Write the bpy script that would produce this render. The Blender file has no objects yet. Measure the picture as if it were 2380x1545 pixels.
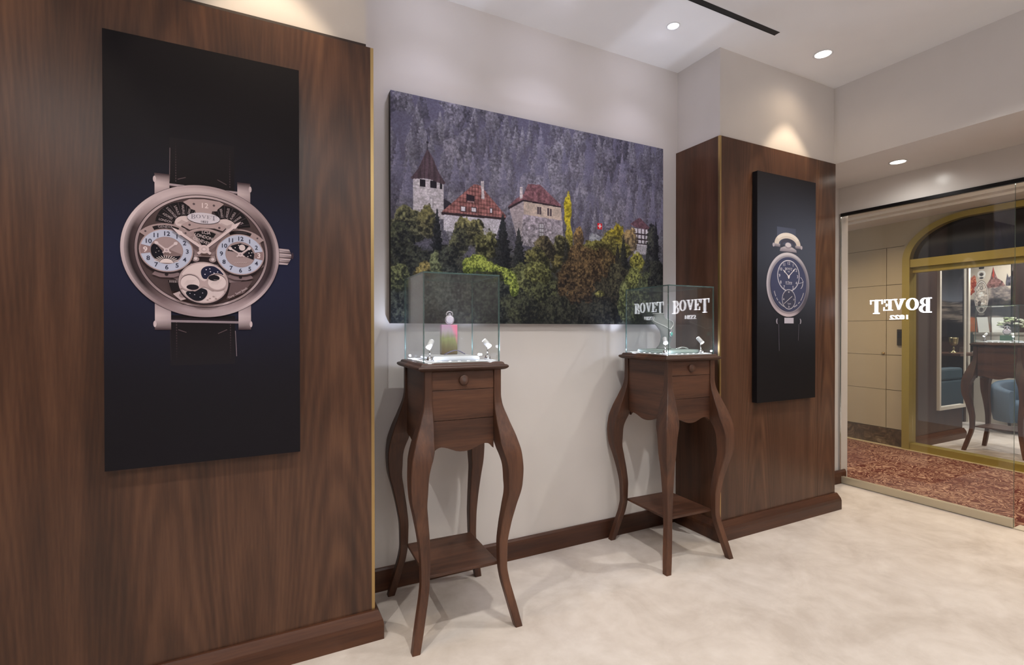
import bpy, math, random
import numpy as np
from math import sin, cos, pi, radians
from mathutils import Vector, Matrix
random.seed(7)
SC = bpy.context.scene
COL = SC.collection

# ------------------------------------------------------------------ helpers
def lin(h, k=1.0):
    if isinstance(h, str):
        h = h.lstrip('#')
        c = [int(h[i:i + 2], 16) / 255 for i in (0, 2, 4)]
    else:
        c = list(h)
    return tuple(k * (x / 12.92 if x <= .04045 else ((x + .055) / 1.055) ** 2.4) for x in c)

class MB:
    """collects simple shapes; build() links them as one mesh object"""
    def __init__(s):
        s.v, s.f, s.m, s.s = [], [], [], []
    def add(s, verts, faces, mi=0, smooth=False):
        o = len(s.v)
        s.v += [tuple(map(float, p)) for p in verts]
        for f in faces:
            s.f.append(tuple(o + i for i in f)); s.m.append(mi); s.s.append(smooth)
        return s
    def box(s, x0, x1, y0, y1, z0, z1, mi=0):
        v = [(x, y, z) for z in (z0, z1) for y in (y0, y1) for x in (x0, x1)]
        return s.add(v, [(0, 2, 3, 1), (4, 5, 7, 6), (0, 1, 5, 4), (2, 6, 7, 3), (0, 4, 6, 2), (1, 3, 7, 5)], mi)
    def loft(s, loops, mi=0, smooth=False, caps=True, closed=True):
        n = len(loops[0]); v = [p for l in loops for p in l]; f = []
        for i in range(len(loops) - 1):
            for j in range(n if closed else n - 1):
                k = (j + 1) % n
                f.append((i * n + j, i * n + k, (i + 1) * n + k, (i + 1) * n + j))
        s.add(v, f, mi, smooth)
        if caps:
            o = len(s.v) - len(v)
            s.f.append(tuple(o + j for j in reversed(range(n)))); s.m.append(mi); s.s.append(False)
            s.f.append(tuple(o + (len(loops) - 1) * n + j for j in range(n))); s.m.append(mi); s.s.append(False)
        return s
    def lathe(s, prof, c=(0, 0, 0), axis=(0, 0, 1), n=32, mi=0, smooth=True, caps=True, sx=1, sy=1):
        q = Vector((0, 0, 1)).rotation_difference(Vector(axis))
        loops = []
        for r, h in prof:
            loops.append([tuple(q @ Vector((sx * r * cos(2 * pi * i / n), sy * r * sin(2 * pi * i / n), h)) + Vector(c)) for i in range(n)])
        return s.loft(loops, mi, smooth, caps)
    def tube(s, pts, r, n=10, mi=0, caps=True):
        pts = [Vector(p) for p in pts]; loops = []
        rr = r if isinstance(r, (list, tuple)) else [r] * len(pts)
        up = None
        for i, p in enumerate(pts):
            d = (pts[min(i + 1, len(pts) - 1)] - pts[max(i - 1, 0)]).normalized()
            if up is None:
                up = d.orthogonal().normalized()
            up = (up - d * up.dot(d)).normalized()
            b = d.cross(up)
            loops.append([tuple(p + rr[i] * (cos(2 * pi * j / n) * up + sin(2 * pi * j / n) * b)) for j in range(n)])
        return s.loft(loops, mi, True, caps)
    def prism(s, poly, a0, a1, axis='y', mi=0):
        """poly of 2d points extruded along an axis (y: poly is x,z)"""
        def P(p, a):
            return {'y': (p[0], a, p[1]), 'x': (a, p[0], p[1]), 'z': (p[0], p[1], a)}[axis]
        return s.loft([[P(p, a0) for p in poly], [P(p, a1) for p in poly]], mi)
    def build(s, name, mats, parent=None, loc=None, bevel=0):
        me = bpy.data.meshes.new(name)
        me.from_pydata(s.v, [], s.f)
        mats = mats if isinstance(mats, (list, tuple)) else [mats]
        for m in mats: me.materials.append(m)
        me.polygons.foreach_set('material_index', s.m)
        me.polygons.foreach_set('use_smooth', s.s)
        me.update()
        import bmesh
        bm = bmesh.new(); bm.from_mesh(me); bmesh.ops.recalc_face_normals(bm, faces=bm.faces); bm.to_mesh(me); bm.free()
        o = bpy.data.objects.new(name, me); COL.objects.link(o)
        if parent: o.parent = parent
        if loc: o.location = loc
        if bevel:
            b = o.modifiers.new('bevel', 'BEVEL'); b.width = bevel; b.segments = 2; b.limit_method = 'ANGLE'; b.angle_limit = radians(40)
        return o

def tag(o, label=None, cat=None, group=None, kind=None):
    if label: o['label'] = label
    if cat: o['category'] = cat
    if group: o['group'] = group
    if kind: o['kind'] = kind
    return o
def thing(name, label, cat, loc=(0, 0, 0), rz=0, group=None):
    o = bpy.data.objects.new(name, None); COL.objects.link(o)
    o.empty_display_size = .1
    o.location = loc; o.rotation_euler = (0, 0, rz)
    return tag(o, label, cat, group)
def struct(name, mb, mats, **k):
    return tag(mb.build(name, mats, **k), kind='structure')
def dup(root, loc, rz=0, label=None, group=None):
    def cp(o, par):
        c = o.copy(); COL.objects.link(c); c.parent = par
        for ch in list(o.children): cp(ch, c)
        return c
    r = cp(root, None); r.location = loc; r.rotation_euler = (0, 0, rz)
    if label: r['label'] = label
    if group: r['group'] = group
    return r

# ------------------------------------------------------------------ materials
def mat(name, col=(.5, .5, .5), rough=.5, metal=0, spec=.5, emit=None, estr=0, coat=0):
    m = bpy.data.materials.new(name); m.use_nodes = True
    b = m.node_tree.nodes['Principled BSDF']
    c = lin(col) if isinstance(col, str) else col
    b.inputs['Base Color'].default_value = (*c, 1)
    b.inputs['Roughness'].default_value = rough
    b.inputs['Metallic'].default_value = metal
    b.inputs['Specular IOR Level'].default_value = spec
    b.inputs['Coat Weight'].default_value = coat
    if emit:
        b.inputs['Emission Color'].default_value = (*lin(emit), 1)
        b.inputs['Emission Strength'].default_value = estr
    return m
class NT:
    def __init__(s, m): s.t = m.node_tree; s.b = s.t.nodes['Principled BSDF']
    def n(s, typ, **k):
        x = s.t.nodes.new(typ)
        for a, v in k.items():
            if a.startswith('i_'): x.inputs[a[2:].replace('_', ' ')].default_value = v
            else: setattr(x, a, v)
        return x
    def l(s, a, b): s.t.links.new(a, b)
    def math(s, op, a, b=None, c=None):
        x = s.n('ShaderNodeMath', operation=op)
        for i, q in enumerate((a, b, c)):
            if q is None: continue
            if isinstance(q, (int, float)): x.inputs[i].default_value = q
            else: s.l(q, x.inputs[i])
        return x.outputs[0]
    def ramp(s, fac, stops):
        r = s.n('ShaderNodeValToRGB'); e = r.color_ramp.elements
        while len(e) < len(stops): e.new(.5)
        for x, (p, c) in zip(e, stops):
            x.position = p; x.color = (*(lin(c) if isinstance(c, str) else c), 1)
        s.l(fac, r.inputs[0]); return r.outputs[0]
    def noise(s, vec, scale, detail=3, rough=.55, dist=0):
        x = s.n('ShaderNodeTexNoise'); x.inputs['Scale'].default_value = scale; x.inputs['Detail'].default_value = detail
        x.inputs['Roughness'].default_value = rough; x.inputs['Distortion'].default_value = dist
        s.l(vec, x.inputs['Vector']); return x.outputs[0]
    def mapping(s, vec, scale=(1, 1, 1), loc=(0, 0, 0)):
        x = s.n('ShaderNodeMapping'); x.inputs['Scale'].default_value = scale; x.inputs['Location'].default_value = loc
        s.l(vec, x.inputs['Vector']); return x.outputs[0]
    def bump(s, h, strength=.2, dist=.002):
        x = s.n('ShaderNodeBump'); x.inputs['Strength'].default_value = strength; x.inputs['Distance'].default_value = dist
        s.l(h, x.inputs['Height']); s.l(x.outputs[0], s.b.inputs['Normal'])

def wood(name, axis, cols, rough=.4, sheet=None, spec=.4, off=(0, 0, 0)):
    """walnut veneer: grain runs along `axis`; sheet=(centre x, width) adds cathedral figure"""
    m = mat(name, rough=rough, spec=spec); t = NT(m)
    co = t.n('ShaderNodeTexCoord').outputs['Object']
    sc = [1, 1, 1]; sc['xyz'.index(axis)] = .06
    v = t.mapping(co, tuple(sc), off)
    n1 = t.noise(v, 11, 5, .6, .4)
    n2 = t.noise(v, 120, 4, .6)
    sc3 = [1, 1, 1]; sc3['xyz'.index(axis)] = .3
    n3 = t.noise(t.mapping(co, tuple(sc3), off), 2.2, 2)
    f = t.math('ADD', t.math('MULTIPLY', n1, .62), t.math('MULTIPLY', n2, .2))
    f = t.math('ADD', f, t.math('MULTIPLY', n3, .22))
    if sheet:
        sp = t.n('ShaderNodeSeparateXYZ'); t.l(co, sp.inputs[0])
        u = t.math('SUBTRACT', sp.outputs[0], sheet[0])
        u = t.math('PINGPONG', t.math('ADD', u, sheet[1] * 40), sheet[1])     # bookmatched sheets
        u = t.math('SUBTRACT', u, sheet[1] * .5)
        g = t.math('ADD', t.math('MULTIPLY', t.math('MULTIPLY', u, u), 16), t.math('MULTIPLY', sp.outputs[2], .33))
        g = t.math('ADD', g, t.math('MULTIPLY', n3, .45))
        lines = t.math('SINE', t.math('MULTIPLY', g, 55))
        fade = t.math('SUBTRACT', 1, t.math('MULTIPLY', t.math('ABSOLUTE', u), 1.7 / sheet[1]))
        fade = t.math('MAXIMUM', fade, 0)
        f = t.math('ADD', f, t.math('MULTIPLY', t.math('MULTIPLY', lines, fade), .055))
    c = t.ramp(f, [(.36, cols[0]), (.49, cols[1]), (.58, cols[2]), (.7, cols[3])])
    t.l(c, t.b.inputs['Base Color'])
    t.bump(n2, .08, .001)
    return m

WCOL = ['#37241b', '#493023', '#55392a', '#664733']
TCOL = ['#2c1b14', '#452b1f', '#563727', '#6a4632']
M = {}
M['panel'] = wood('walnut_panel', 'z', WCOL, .3, (-.62, .62))
M['panel2'] = wood('walnut_panel_narrow', 'z', WCOL, .3, (2.7, .8), off=(3.1, 0, 0))
M['wood_v'] = wood('walnut_upright', 'z', TCOL, .45)
M['wood_h'] = wood('walnut_lengthwise', 'x', TCOL, .45)
M['wood_y'] = wood('walnut_crosswise', 'y', TCOL, .45)
M['base_wood'] = wood('walnut_skirting', 'x', ['#301c14', '#44281b', '#523221', '#613d29'], .4)
M['base_wood_y'] = wood('walnut_skirting_return', 'y', ['#301c14', '#44281b', '#523221', '#613d29'], .4)
M['far_wood'] = wood('far_walnut', 'z', ['#2a1b16', '#38241c', '#3f291f', '#4a3126'], .45)
def paint(name, c, rough=.6, amp=.03):
    m = mat(name, c, rough, spec=.3); t = NT(m)
    co = t.n('ShaderNodeTexCoord').outputs['Object']
    n = t.noise(co, 2.2, 2)
    a = lin(c, 1 - amp); b = lin(c, 1 + amp)
    t.l(t.ramp(n, [(.3, a), (.7, b)]), t.b.inputs['Base Color'])
    t.bump(t.noise(co, 160, 2), .03, .001)
    return m
M['wall'] = paint('warm_white_paint', '#d3cdc9')
M['ceil'] = paint('ceiling_paint', '#ebe9e8')
M['header'] = paint('satin_white_paint', '#d3cdc9', .22)
M['beige'] = paint('beige_lacquer_panel', '#a3957c', .45)
M['beige_seam'] = paint('beige_panel_joint', '#655844')
M['cream'] = paint('cream_lacquer', '#d9d0c2', .4)
M['rearwall'] = paint('grey_rear_wall', '#a39c96', .6)
M['brass'] = mat('brushed_brass', '#b79c6c', .32, 1)
M['gold'] = mat('satin_gold_frame', '#95823e', .38, .35, .5)
M['black'] = mat('matte_black', '#0d0c0d', .6)
M['blackmetal'] = mat('black_anodised', '#161416', .35, .6)
M['steel'] = mat('brushed_steel', '#c4c4c6', .28, 1)
M['chrome'] = mat('polished_chrome', '#d8d8da', .12, 1)
M['rail'] = mat('brushed_champagne_rail', '#c9bfa9', .4, .5)
M['white'] = mat('white_lacquer', '#e6e6e8', .35)
M['lamp'] = mat('downlight_lens', '#ffffff', .4, emit='#fff6ea', estr=14)
M['lampcool'] = mat('downlight_lens_cool', '#ffffff', .4, emit='#eef0ff', estr=14)
M['led'] = mat('led_dot', '#ffffff', .4, emit='#f4f4ff', estr=9)
M['sign'] = mat('lit_sign_face', '#ffffff', .4, emit='#fbf8ff', estr=13)
M['teal'] = mat('teal_velvet', '#37505c', .8, spec=.2)
M['tealdark'] = mat('dark_teal_leather', '#2c3f49', .55)
M['blue'] = mat('slate_blue_upholstery', '#4f6070', .75, spec=.25)
M['marble'] = mat('brown_marble', '#4a3a2a', .2)
def _marble():
    t = NT(M['marble']); co = t.n('ShaderNodeTexCoord').outputs['Object']
    n = t.noise(co, 7, 7, .7, 1.6)
    t.l(t.ramp(n, [(.35, '#2a2019'), (.5, '#453628'), (.6, '#665540'), (.68, '#8e7d66')]), t.b.inputs['Base Color'])
_marble()
def carpet():
    m = mat('ivory_cut_pile_carpet', '#d8cbc0', .95, spec=.1); t = NT(m)
    co = t.n('ShaderNodeTexCoord').outputs['Object']
    a = t.noise(co, 2.6, 5, .62, .8); b = t.noise(co, 9, 4, .6)
    f = t.math('ADD', t.math('MULTIPLY', a, .7), t.math('MULTIPLY', b, .3))
    t.l(t.ramp(f, [(.36, '#bcb0a6'), (.5, '#cabfb6'), (.64, '#d5cbc3')]), t.b.inputs['Base Color'])
    t.bump(t.noise(co, 420, 3, .7), .35, .004)
    return m
M['carpet'] = carpet()
def carpet2():
    m = mat('maroon_patterned_carpet', '#5a2a22', .95, spec=.1); t = NT(m)
    co = t.n('ShaderNodeTexCoord').outputs['Object']
    w = t.n('ShaderNodeVectorMath', operation='ADD')
    nz = t.n('ShaderNodeTexNoise'); nz.inputs['Scale'].default_value = 5; nz.inputs['Detail'].default_value = 1; t.l(co, nz.inputs['Vector'])
    sc = t.n('ShaderNodeVectorMath', operation='SCALE'); sc.inputs['Scale'].default_value = .5; t.l(nz.outputs['Color'], sc.inputs[0])
    t.l(co, w.inputs[0]); t.l(sc.outputs[0], w.inputs[1])
    n = t.noise(w.outputs[0], 9, 1, .4, 1.0)
    band = t.math('ABSOLUTE', t.math('SUBTRACT', t.math('FRACT', t.math('MULTIPLY', n, 6)), .5))
    big = t.noise(co, 2, 2)
    f = t.math('ADD', band, t.math('MULTIPLY', t.math('SUBTRACT', big, .5), .35))
    t.l(t.ramp(f, [(.04, '#a5846f'), (.12, '#8f6b59'), (.22, '#5d332b'), (.5, '#4c2520')]), t.b.inputs['Base Color'])
    t.bump(t.noise(co, 300, 2), .3, .003)
    return m
M['carpet2'] = carpet2()
def thin_glass(name, tint, edge=False, spec=1.0):
    """clear sheet glass: what passes straight through plus the mirror reflection of its two faces"""
    m = bpy.data.materials.new(name); m.use_nodes = True; nt = m.node_tree
    nt.nodes.remove(nt.nodes['Principled BSDF'])
    out = nt.nodes['Material Output']
    tr = nt.nodes.new('ShaderNodeBsdfTransparent'); tr.inputs[0].default_value = (*tint, 1)
    gl = nt.nodes.new('ShaderNodeBsdfGlossy'); gl.inputs['Roughness'].default_value = .0; gl.inputs[0].default_value = (spec, spec, spec, 1)
    lw = nt.nodes.new('ShaderNodeLayerWeight'); pw = nt.nodes.new('ShaderNodeMath'); pw.operation = 'POWER'; pw.inputs[1].default_value = 5
    fr = nt.nodes.new('ShaderNodeMath'); fr.operation = 'MULTIPLY_ADD'; fr.inputs[1].default_value = .96; fr.inputs[2].default_value = .04
    nt.links.new(lw.outputs['Facing'], pw.inputs[0]); nt.links.new(pw.outputs[0], fr.inputs[0])
    mx = nt.nodes.new('ShaderNodeMixShader')
    nt.links.new(fr.outputs[0], mx.inputs[0]); nt.links.new(tr.outputs[0], mx.inputs[1]); nt.links.new(gl.outputs[0], mx.inputs[2])
    nt.links.new(mx.outputs[0], out.inputs[0])
    return m
M['glass'] = thin_glass('clear_sheet_glass', (.985, .99, .99))
M['glass_case'] = thin_glass('low_iron_case_glass', (.975, .985, .985))
M['edge'] = mat('green_glass_edge', '#5d7a78', .15, 0, .6)
M['edge'].node_tree.nodes['Principled BSDF'].inputs['Transmission Weight'].default_value = .55
M['glass_dark'] = mat('smoked_transom_glass', '#15100f', .12, 0, .5)
def print_mat(name, rough, spec):
    m = mat(name, rough=rough, spec=spec); t = NT(m)
    a = t.n('ShaderNodeAttribute'); a.attribute_name = 'ink'
    t.l(a.outputs['Color'], t.b.inputs['Base Color'])
    return m
M['print'] = print_mat('printed_canvas_ink', .6, .12)
M['canvas_edge'] = mat('dark_canvas_edge', '#121012', .5, spec=.25)

# ------------------------------------------------------------------ measurements (metres)
YW, YP, YPW, YL = 2.6942, 2.3197, 2.3065, 2.2961
ZC, ZW, ZL = 3.2684, 2.680, 2.672
XP, XPW, XR, XL = 2.7307, 2.7147, 3.9954, .4658
XG = 4.7195
# ------------------------------------------------------------------ the room
b = MB().box(-2.6, XG, -2.8, YW, -.1, 0); struct('floor', b, M['carpet'])
b = MB().box(-2.6, XR + .02, -2.8, YW + .1, ZC, ZC + .1); struct('ceiling', b, M['ceil'])
b = MB().box(-2.7, XG, YW, YW + .12, -.1, ZC + .1); struct('wall_display', b, M['wall'])
b = MB().box(-2.6, XL - .03, YL + .016, YW, 0, ZC); struct('wall_left_pier', b, M['wall'])
b = MB().box(XP, XR - .0005, YP, YW, 0, ZC); struct('wall_right_pier', b, M['wall'])
b = MB().box(-2.7, -2.6, -2.9, YW + .12, -.1, ZC + .1); struct('wall_left', b, M['rearwall'])
b = MB()
b.box(-2.7, 4.9, -2.9, -2.8, -.1, ZC + .1)
for i in range(6):
    for j in range(4):
        b.box(-2.58 + i * 1.2, -2.58 + i * 1.2 + 1.19, -2.8, -2.785, .02 + j * .81, .02 + j * .81 + .8, 0)
struct('wall_rear', b, M['rearwall'])
b = MB().box(XR, 5.0, -2.8, YW + .12, ZW, ZC + .1); struct('wall_bulkhead', b, M['wall'])
b = MB().box(XG - .004, XG + .1, -2.8, YW + .12, 2.446, ZW - .0005); struct('wall_glass_header', b, M['header'])
b = MB().box(XG + .012, XG + .11, YW - .018, YW + .12, 0, 2.446); struct('wall_jamb', b, M['wall'])
b = MB().box(XG - .012, XG + .14, -2.8, -1.2, 0, 2.446); struct('wall_entrance', b, M['wall'])

# walnut cladding on the two piers, with slim brass edge strips
b = MB(); b.box(-2.6, XL - .0135, YL, YL + .016, .10, ZL); b.box(XL - .016, XL - .004, YL + .004, YW, .1, ZL)
struct('wall_panel_left', b, M['panel'])
b = MB().box(-2.6, XL - .032, YL + .003, YL + .016, ZL, ZL + .012); struct('trim_1', b, mat('painted_shadow_line', '#2a1a15', .6))  # solid dark strip, painted in for the shade above the panel
b = MB().box(XL - .0135, XL, YL - .001, YL + .02, .10, ZL - .001); struct('trim_2', b, M['brass'])
b = MB()
b.box(XPW + .013, 3.775, YPW, YPW + .0135, .10, ZW); b.box(3.777, XR, YPW, YPW + .0135, .10, ZW)
b.box(XPW, XPW + .0155, YPW + .013, YW, .10, ZW)
struct('wall_panel_right', b, M['panel2'])
b = MB(); b.box(XPW - .001, XPW + .013, YPW - .001, YPW + .006, .10, ZW - .001); b.box(XPW - .001, XPW + .006, YPW + .006, YPW + .013, .10, ZW - .001)
struct('trim_3', b, M['brass'])
# bevelled skirting boards: profile (out, z)
SK = [(0, 0), (.034, 0), (.034, .068), (.03, .088), (.016, .118), (.012, .126), (0, .126)]
def skirting_x(x0, x1, y, prof, name, m=None, mitre=(0, 0)):
    b = MB(); l0 = [(x0 - mitre[0] * o, y - o, z) for o, z in prof]; l1 = [(x1 + mitre[1] * o, y - o, z) for o, z in prof]
    b.loft([l0, l1]); return b
b = skirting_x(-2.6, XL, YL, SK, '', mitre=(0, 1))
l0 = [(XL + o, YL - o, z) for o, z in SK]; l1 = [(XL + o, YW - .02, z) for o, z in SK]; b.loft([l0, l1])
struct('baseboard_left', b, M['base_wood'])
b = skirting_x(XPW, XR, YPW, SK, '', mitre=(1, 1))
l0 = [(XPW - o, YPW - o, z) for o, z in SK]; l1 = [(XPW - o, YW - .02, z) for o, z in SK]; b.loft([l0, l1])
l0 = [(XR + o, YPW - o, z) for o, z in SK]; l1 = [(XR + o, YW - .02, z) for o, z in SK]; b.loft([l0, l1])
struct('baseboard_right', b, M['base_wood'])
SK2 = [(0, 0), (.018, 0), (.018, .112), (.012, .122), (0, .122)]
b = skirting_x(XL + .03, XPW - .03, YW, SK2, ''); struct('baseboard_display', b, M['base_wood'])
b = skirting_x(XR + .03, XG + .06, YW - .018, [(0, 0), (.02, 0), (.02, .1), (.01, .118), (0, .118)], ''); struct('baseboard_entrance', b, M['base_wood'])

b = MB().box(XG - .02, XG + .1, -1.2, 1.504, 0.0, .006); struct('trim_7', b, mat('threshold_strip', '#b7ab97', .45))
# ceiling slot and downlights
b = MB(); b.box(-1.6, 2.93, 2.036, 2.067, ZC - .0015, ZC + .01, 0); b.box(-1.6, 2.93, 2.0335, 2.036, ZC - .003, ZC + .01, 0); b.box(-1.6, 2.93, 2.067, 2.0695, ZC - .003, ZC + .01, 0)
o = b.build('linear_slot_diffuser', M['black']); tag(o, 'long black linear slot set in the white ceiling', 'air vent')
def downlight(x, y, z, r, m, label, lm):
    t = thing('recessed_downlight', label, 'ceiling light', (x, y, z), 0, 'recessed ceiling downlights')
    b = MB(); b.lathe([(r * 1.02, .0), (r * 1.18, 0), (r * 1.2, -.003), (r * 1.0, -.004), (r * .97, -.001), (r * .97, .0)], n=40, caps=False); b.build('trim_ring', M['white'], t)
    b = MB(); b.lathe([(r * .97, -.0012), (r * .8, -.0022), (r * .3, -.003)], n=40); b.build('lens', lm, t)
    return t
downlight(2.281, 2.287, ZC - .0005, .034, None, 'small cool white downlight in the ceiling above the castle picture', M['lampcool'])
downlight(3.422, 2.06, ZC - .0005, .05, None, 'warm white downlight in the ceiling in front of the right pier', M['lamp'])
downlight(4.367, 2.058, ZW - .0005, .05, None, 'low downlight in the soffit over the glass entrance', M['lamp'])

# ------------------------------------------------------------------ camera
f_px, W, H = 1155.1045, 2380, 1545
yaw, pitch, roll = .4708, -.0063, -.0011
fw = Vector((sin(yaw) * cos(pitch), cos(yaw) * cos(pitch), sin(pitch)))
rt = Vector((cos(yaw), -sin(yaw), 0)); up = rt.cross(fw)
R_ = cos(roll) * rt + sin(roll) * up; U_ = -sin(roll) * rt + cos(roll) * up
cam = bpy.data.cameras.new('camera'); co = bpy.data.objects.new('camera', cam); COL.objects.link(co)
mw = Matrix((R_, U_, -fw)).transposed().to_4x4(); mw.translation = Vector((0, 0, 1.4)); co.matrix_world = mw
cam.sensor_fit = 'HORIZONTAL'; cam.sensor_width = 36; cam.lens = f_px / W * 36; cam.clip_start = .05
SC.camera = co
# ------------------------------------------------------------------ lettering
_fc = {}
def font_mesh(s, bold=0):
    """built-in font, cap height 1, centred on x, baseline at 0"""
    if (s, bold) in _fc: return _fc[(s, bold)]
    cu = bpy.data.curves.new('t', 'FONT'); cu.body = s; cu.size = 1; cu.resolution_u = 3; cu.offset = bold; cu.align_x = 'CENTER'
    ob = bpy.data.objects.new('t', cu); COL.objects.link(ob)
    dg = bpy.context.evaluated_depsgraph_get(); me = ob.evaluated_get(dg).to_mesh()
    v = [(p.co.x / .70, p.co.y / .70) for p in me.vertices]; f = [tuple(q.vertices) for q in me.polygons]
    ob.evaluated_get(dg).to_mesh_clear(); bpy.data.objects.remove(ob); bpy.data.curves.remove(cu)
    _fc[(s, bold)] = (v, f); return v, f
def ell(cx, cy, rx, ry, n=24, a0=0, a1=2 * pi):
    full = abs(a1 - a0 - 2 * pi) < 1e-6
    return [(cx + rx * cos(a0 + (a1 - a0) * i / (n if full else n - 1)), cy + ry * sin(a0 + (a1 - a0) * i / (n if full else n - 1))) for i in range(n)]
def R4(x0, x1, z0, z1): return [(x0, z0), (x1, z0), (x1, z1), (x0, z1)]
def arcs(cx, cy, ro, ri, a0, a1, n=16):
    o = []; 
    for i in range(n):
        p = a0 + (a1 - a0) * i / n; q = a0 + (a1 - a0) * (i + 1) / n
        o.append([(cx + ro[0] * cos(p), cy + ro[1] * sin(p)), (cx + ro[0] * cos(q), cy + ro[1] * sin(q)), (cx + ri[0] * cos(q), cy + ri[1] * sin(q)), (cx + ri[0] * cos(p), cy + ri[1] * sin(p))])
    return o
GL = {
 'B': (.78, [R4(.13, .32, 0, 1), R4(0, .4, 0, .06), R4(0, .4, .94, 1), R4(.3, .42, .47, .54)] + arcs(.4, .755, (.3, .245), (.12, .185), -pi / 2, pi / 2) + arcs(.4, .265, (.37, .265), (.18, .2), -pi / 2, pi / 2)),
 'O': (.94, arcs(.46, .5, (.45, .53), (.24, .46), 0, 2 * pi, 28)),
 'V': (.96, [[(.1, 1), (.33, 1), (.57, 0), (.46, 0)], [(.77, 1), (.86, 1), (.57, 0), (.47, .05)], R4(0, .42, .94, 1), R4(.66, .98, .94, 1)]),
 'E': (.78, [R4(.13, .32, 0, 1), R4(0, .66, .94, 1), R4(.6, .66, .72, 1), R4(.3, .52, .47, .53), R4(.47, .52, .38, .62), R4(0, .72, 0, .06), R4(.66, .72, 0, .3)]),
 'T': (.88, [R4(.34, .54, 0, 1), R4(0, .88, .94, 1), R4(0, .06, .7, 1), R4(.82, .88, .7, 1), R4(.22, .66, 0, .06)]),
}
def bovet(width, height):
    """serif word with tall outer letters on an arched foot line: polygons centred on x, top at 0"""
    lay = [('B', 1.28), ('O', 1.0), ('V', .95), ('E', 1.0), ('T', 1.28)]
    x = 0; out = []
    for ch, s in lay:
        w, polys = GL[ch]
        for p in polys: out.append([(x + a * (s + 1) / 2, 1.0 - (1 - b) * s) for a, b in p])
        x += w * (s + 1) / 2 + .035
    x -= .035
    return [[((a - x / 2) / x * width, (b - 1) / 1.28 * height) for a, b in p] for p in out]

class Print:
    """ink shapes laid down one over the other on a canvas face (local x right, z up, face at y=0)"""
    EPS = .00012
    def __init__(s): s.v, s.f, s.c, s.L = [], [], [], 0
    def layer(s): s.L += 1
    def poly(s, pts, col, newlayer=True, k=1.0):
        if newlayer: s.L += 1
        o = len(s.v); y = -s.L * s.EPS
        s.v += [(p[0], y, p[1]) for p in pts]; s.f.append(tuple(range(o, o + len(pts))))
        if isinstance(col, str) or (len(col) == 3 and not isinstance(col[0], (str, tuple, list))): col = [col] * len(pts)
        s.c += [lin(c) if isinstance(c, str) else c for c in col]
    def polys(s, ps, col):
        s.L += 1
        for p in ps: s.poly(p, col, False)
    def ell(s, cx, cy, rx, ry, col, n=40): s.poly(ell(cx, cy, rx, ry, n), col)
    def ring(s, cx, cy, ro, ri, fn, n=72, a0=0, a1=2 * pi):
        """fn(angle, t) -> hex; t 0 inner edge, 1 outer edge"""
        s.L += 1
        for i in range(n):
            p = a0 + (a1 - a0) * i / n; q = a0 + (a1 - a0) * (i + 1) / n
            P = lambda a, r: (cx + r[0] * cos(a), cy + r[1] * sin(a))
            if callable(fn): cs = [fn(p, 1), fn(q, 1), fn(q, 0), fn(p, 0)]
            else: cs = [fn] * 4
            s.poly([P(p, ro), P(q, ro), P(q, ri), P(p, ri)], cs, False)
    def stroke(s, pts, w, col, newlayer=True):
        if newlayer: s.L += 1
        for (a, b) in zip(pts, pts[1:]):
            dx, dy = b[0] - a[0], b[1] - a[1]; l = math.hypot(dx, dy) or 1; nx, ny = -dy / l * w / 2, dx / l * w / 2
            ex, ey = dx / l * w * .15, dy / l * w * .15
            s.poly([(a[0] + nx - ex, a[1] + ny - ey), (b[0] + nx + ex, b[1] + ny + ey), (b[0] - nx + ex, b[1] - ny + ey), (a[0] - nx - ex, a[1] - ny - ey)], col, False)
    def text(s, t, cx, cy, h, col, rot=0, sx=1, bold=0, newlayer=True):
        if newlayer: s.L += 1
        v, f = font_mesh(t, bold); o = len(s.v); y = -s.L * s.EPS; c, d = cos(rot), sin(rot); cc = lin(col)
        for a, b in v:
            a, b = a * h * sx, (b - .5) * h
            s.v.append((cx + a * c - b * d, y, cy + a * d + b * c)); s.c.append(cc)
        s.f += [tuple(o + i for i in q) for q in f]
    def build(s, name, parent, m, loc=(0, 0, 0)):
        me = bpy.data.meshes.new(name); me.from_pydata(s.v, [], s.f); me.materials.append(m)
        at = me.color_attributes.new('ink', 'FLOAT_COLOR', 'POINT')
        a = np.ones((len(s.v), 4), np.float32); a[:, :3] = np.array(s.c, np.float32); at.data.foreach_set('color', a.ravel())
        me.update(); o = bpy.data.objects.new(name, me); COL.objects.link(o); o.parent = parent; o.location = loc; return o
def mixh(a, b, t):
    t = max(0, min(1, t)); A = lin(a) if isinstance(a, str) else a; B = lin(b) if isinstance(b, str) else b
    return tuple(x + (y - x) * t for x, y in zip(A, B))
def sm(p, k=5):
    """closed smooth curve through points"""
    o = []; n = len(p)
    for i in range(n):
        a, q, r, d = p[i - 1], p[i], p[(i + 1) % n], p[(i + 2) % n]
        for j in range(k):
            t = j / k; o.append(tuple(.5 * (2 * q[c] + (r[c] - a[c]) * t + (2 * a[c] - 5 * q[c] + 4 * r[c] - d[c]) * t * t + (3 * q[c] - a[c] - 3 * r[c] + d[c]) * t ** 3) for c in (0, 1)))
    return o
def canvas_box(w, h, d, parent):
    b = MB().box(-w / 2, w / 2, 0, d, -h / 2, h / 2); return b.build('stretched_canvas', M['canvas_edge'], parent, bevel=.003)
def backdrop(p, w, h, fn, nx=16, nz=48):
    p.L = 1
    for i in range(nx):
        for j in range(nz):
            x0, x1 = -w / 2 + w * i / nx, -w / 2 + w * (i + 1) / nx; z0, z1 = -h / 2 + h * j / nz, -h / 2 + h * (j + 1) / nz
            p.poly([(x0, z0), (x1, z0), (x1, z1), (x0, z1)], [fn(x0, z0), fn(x1, z0), fn(x1, z1), fn(x0, z1)], False)

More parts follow.
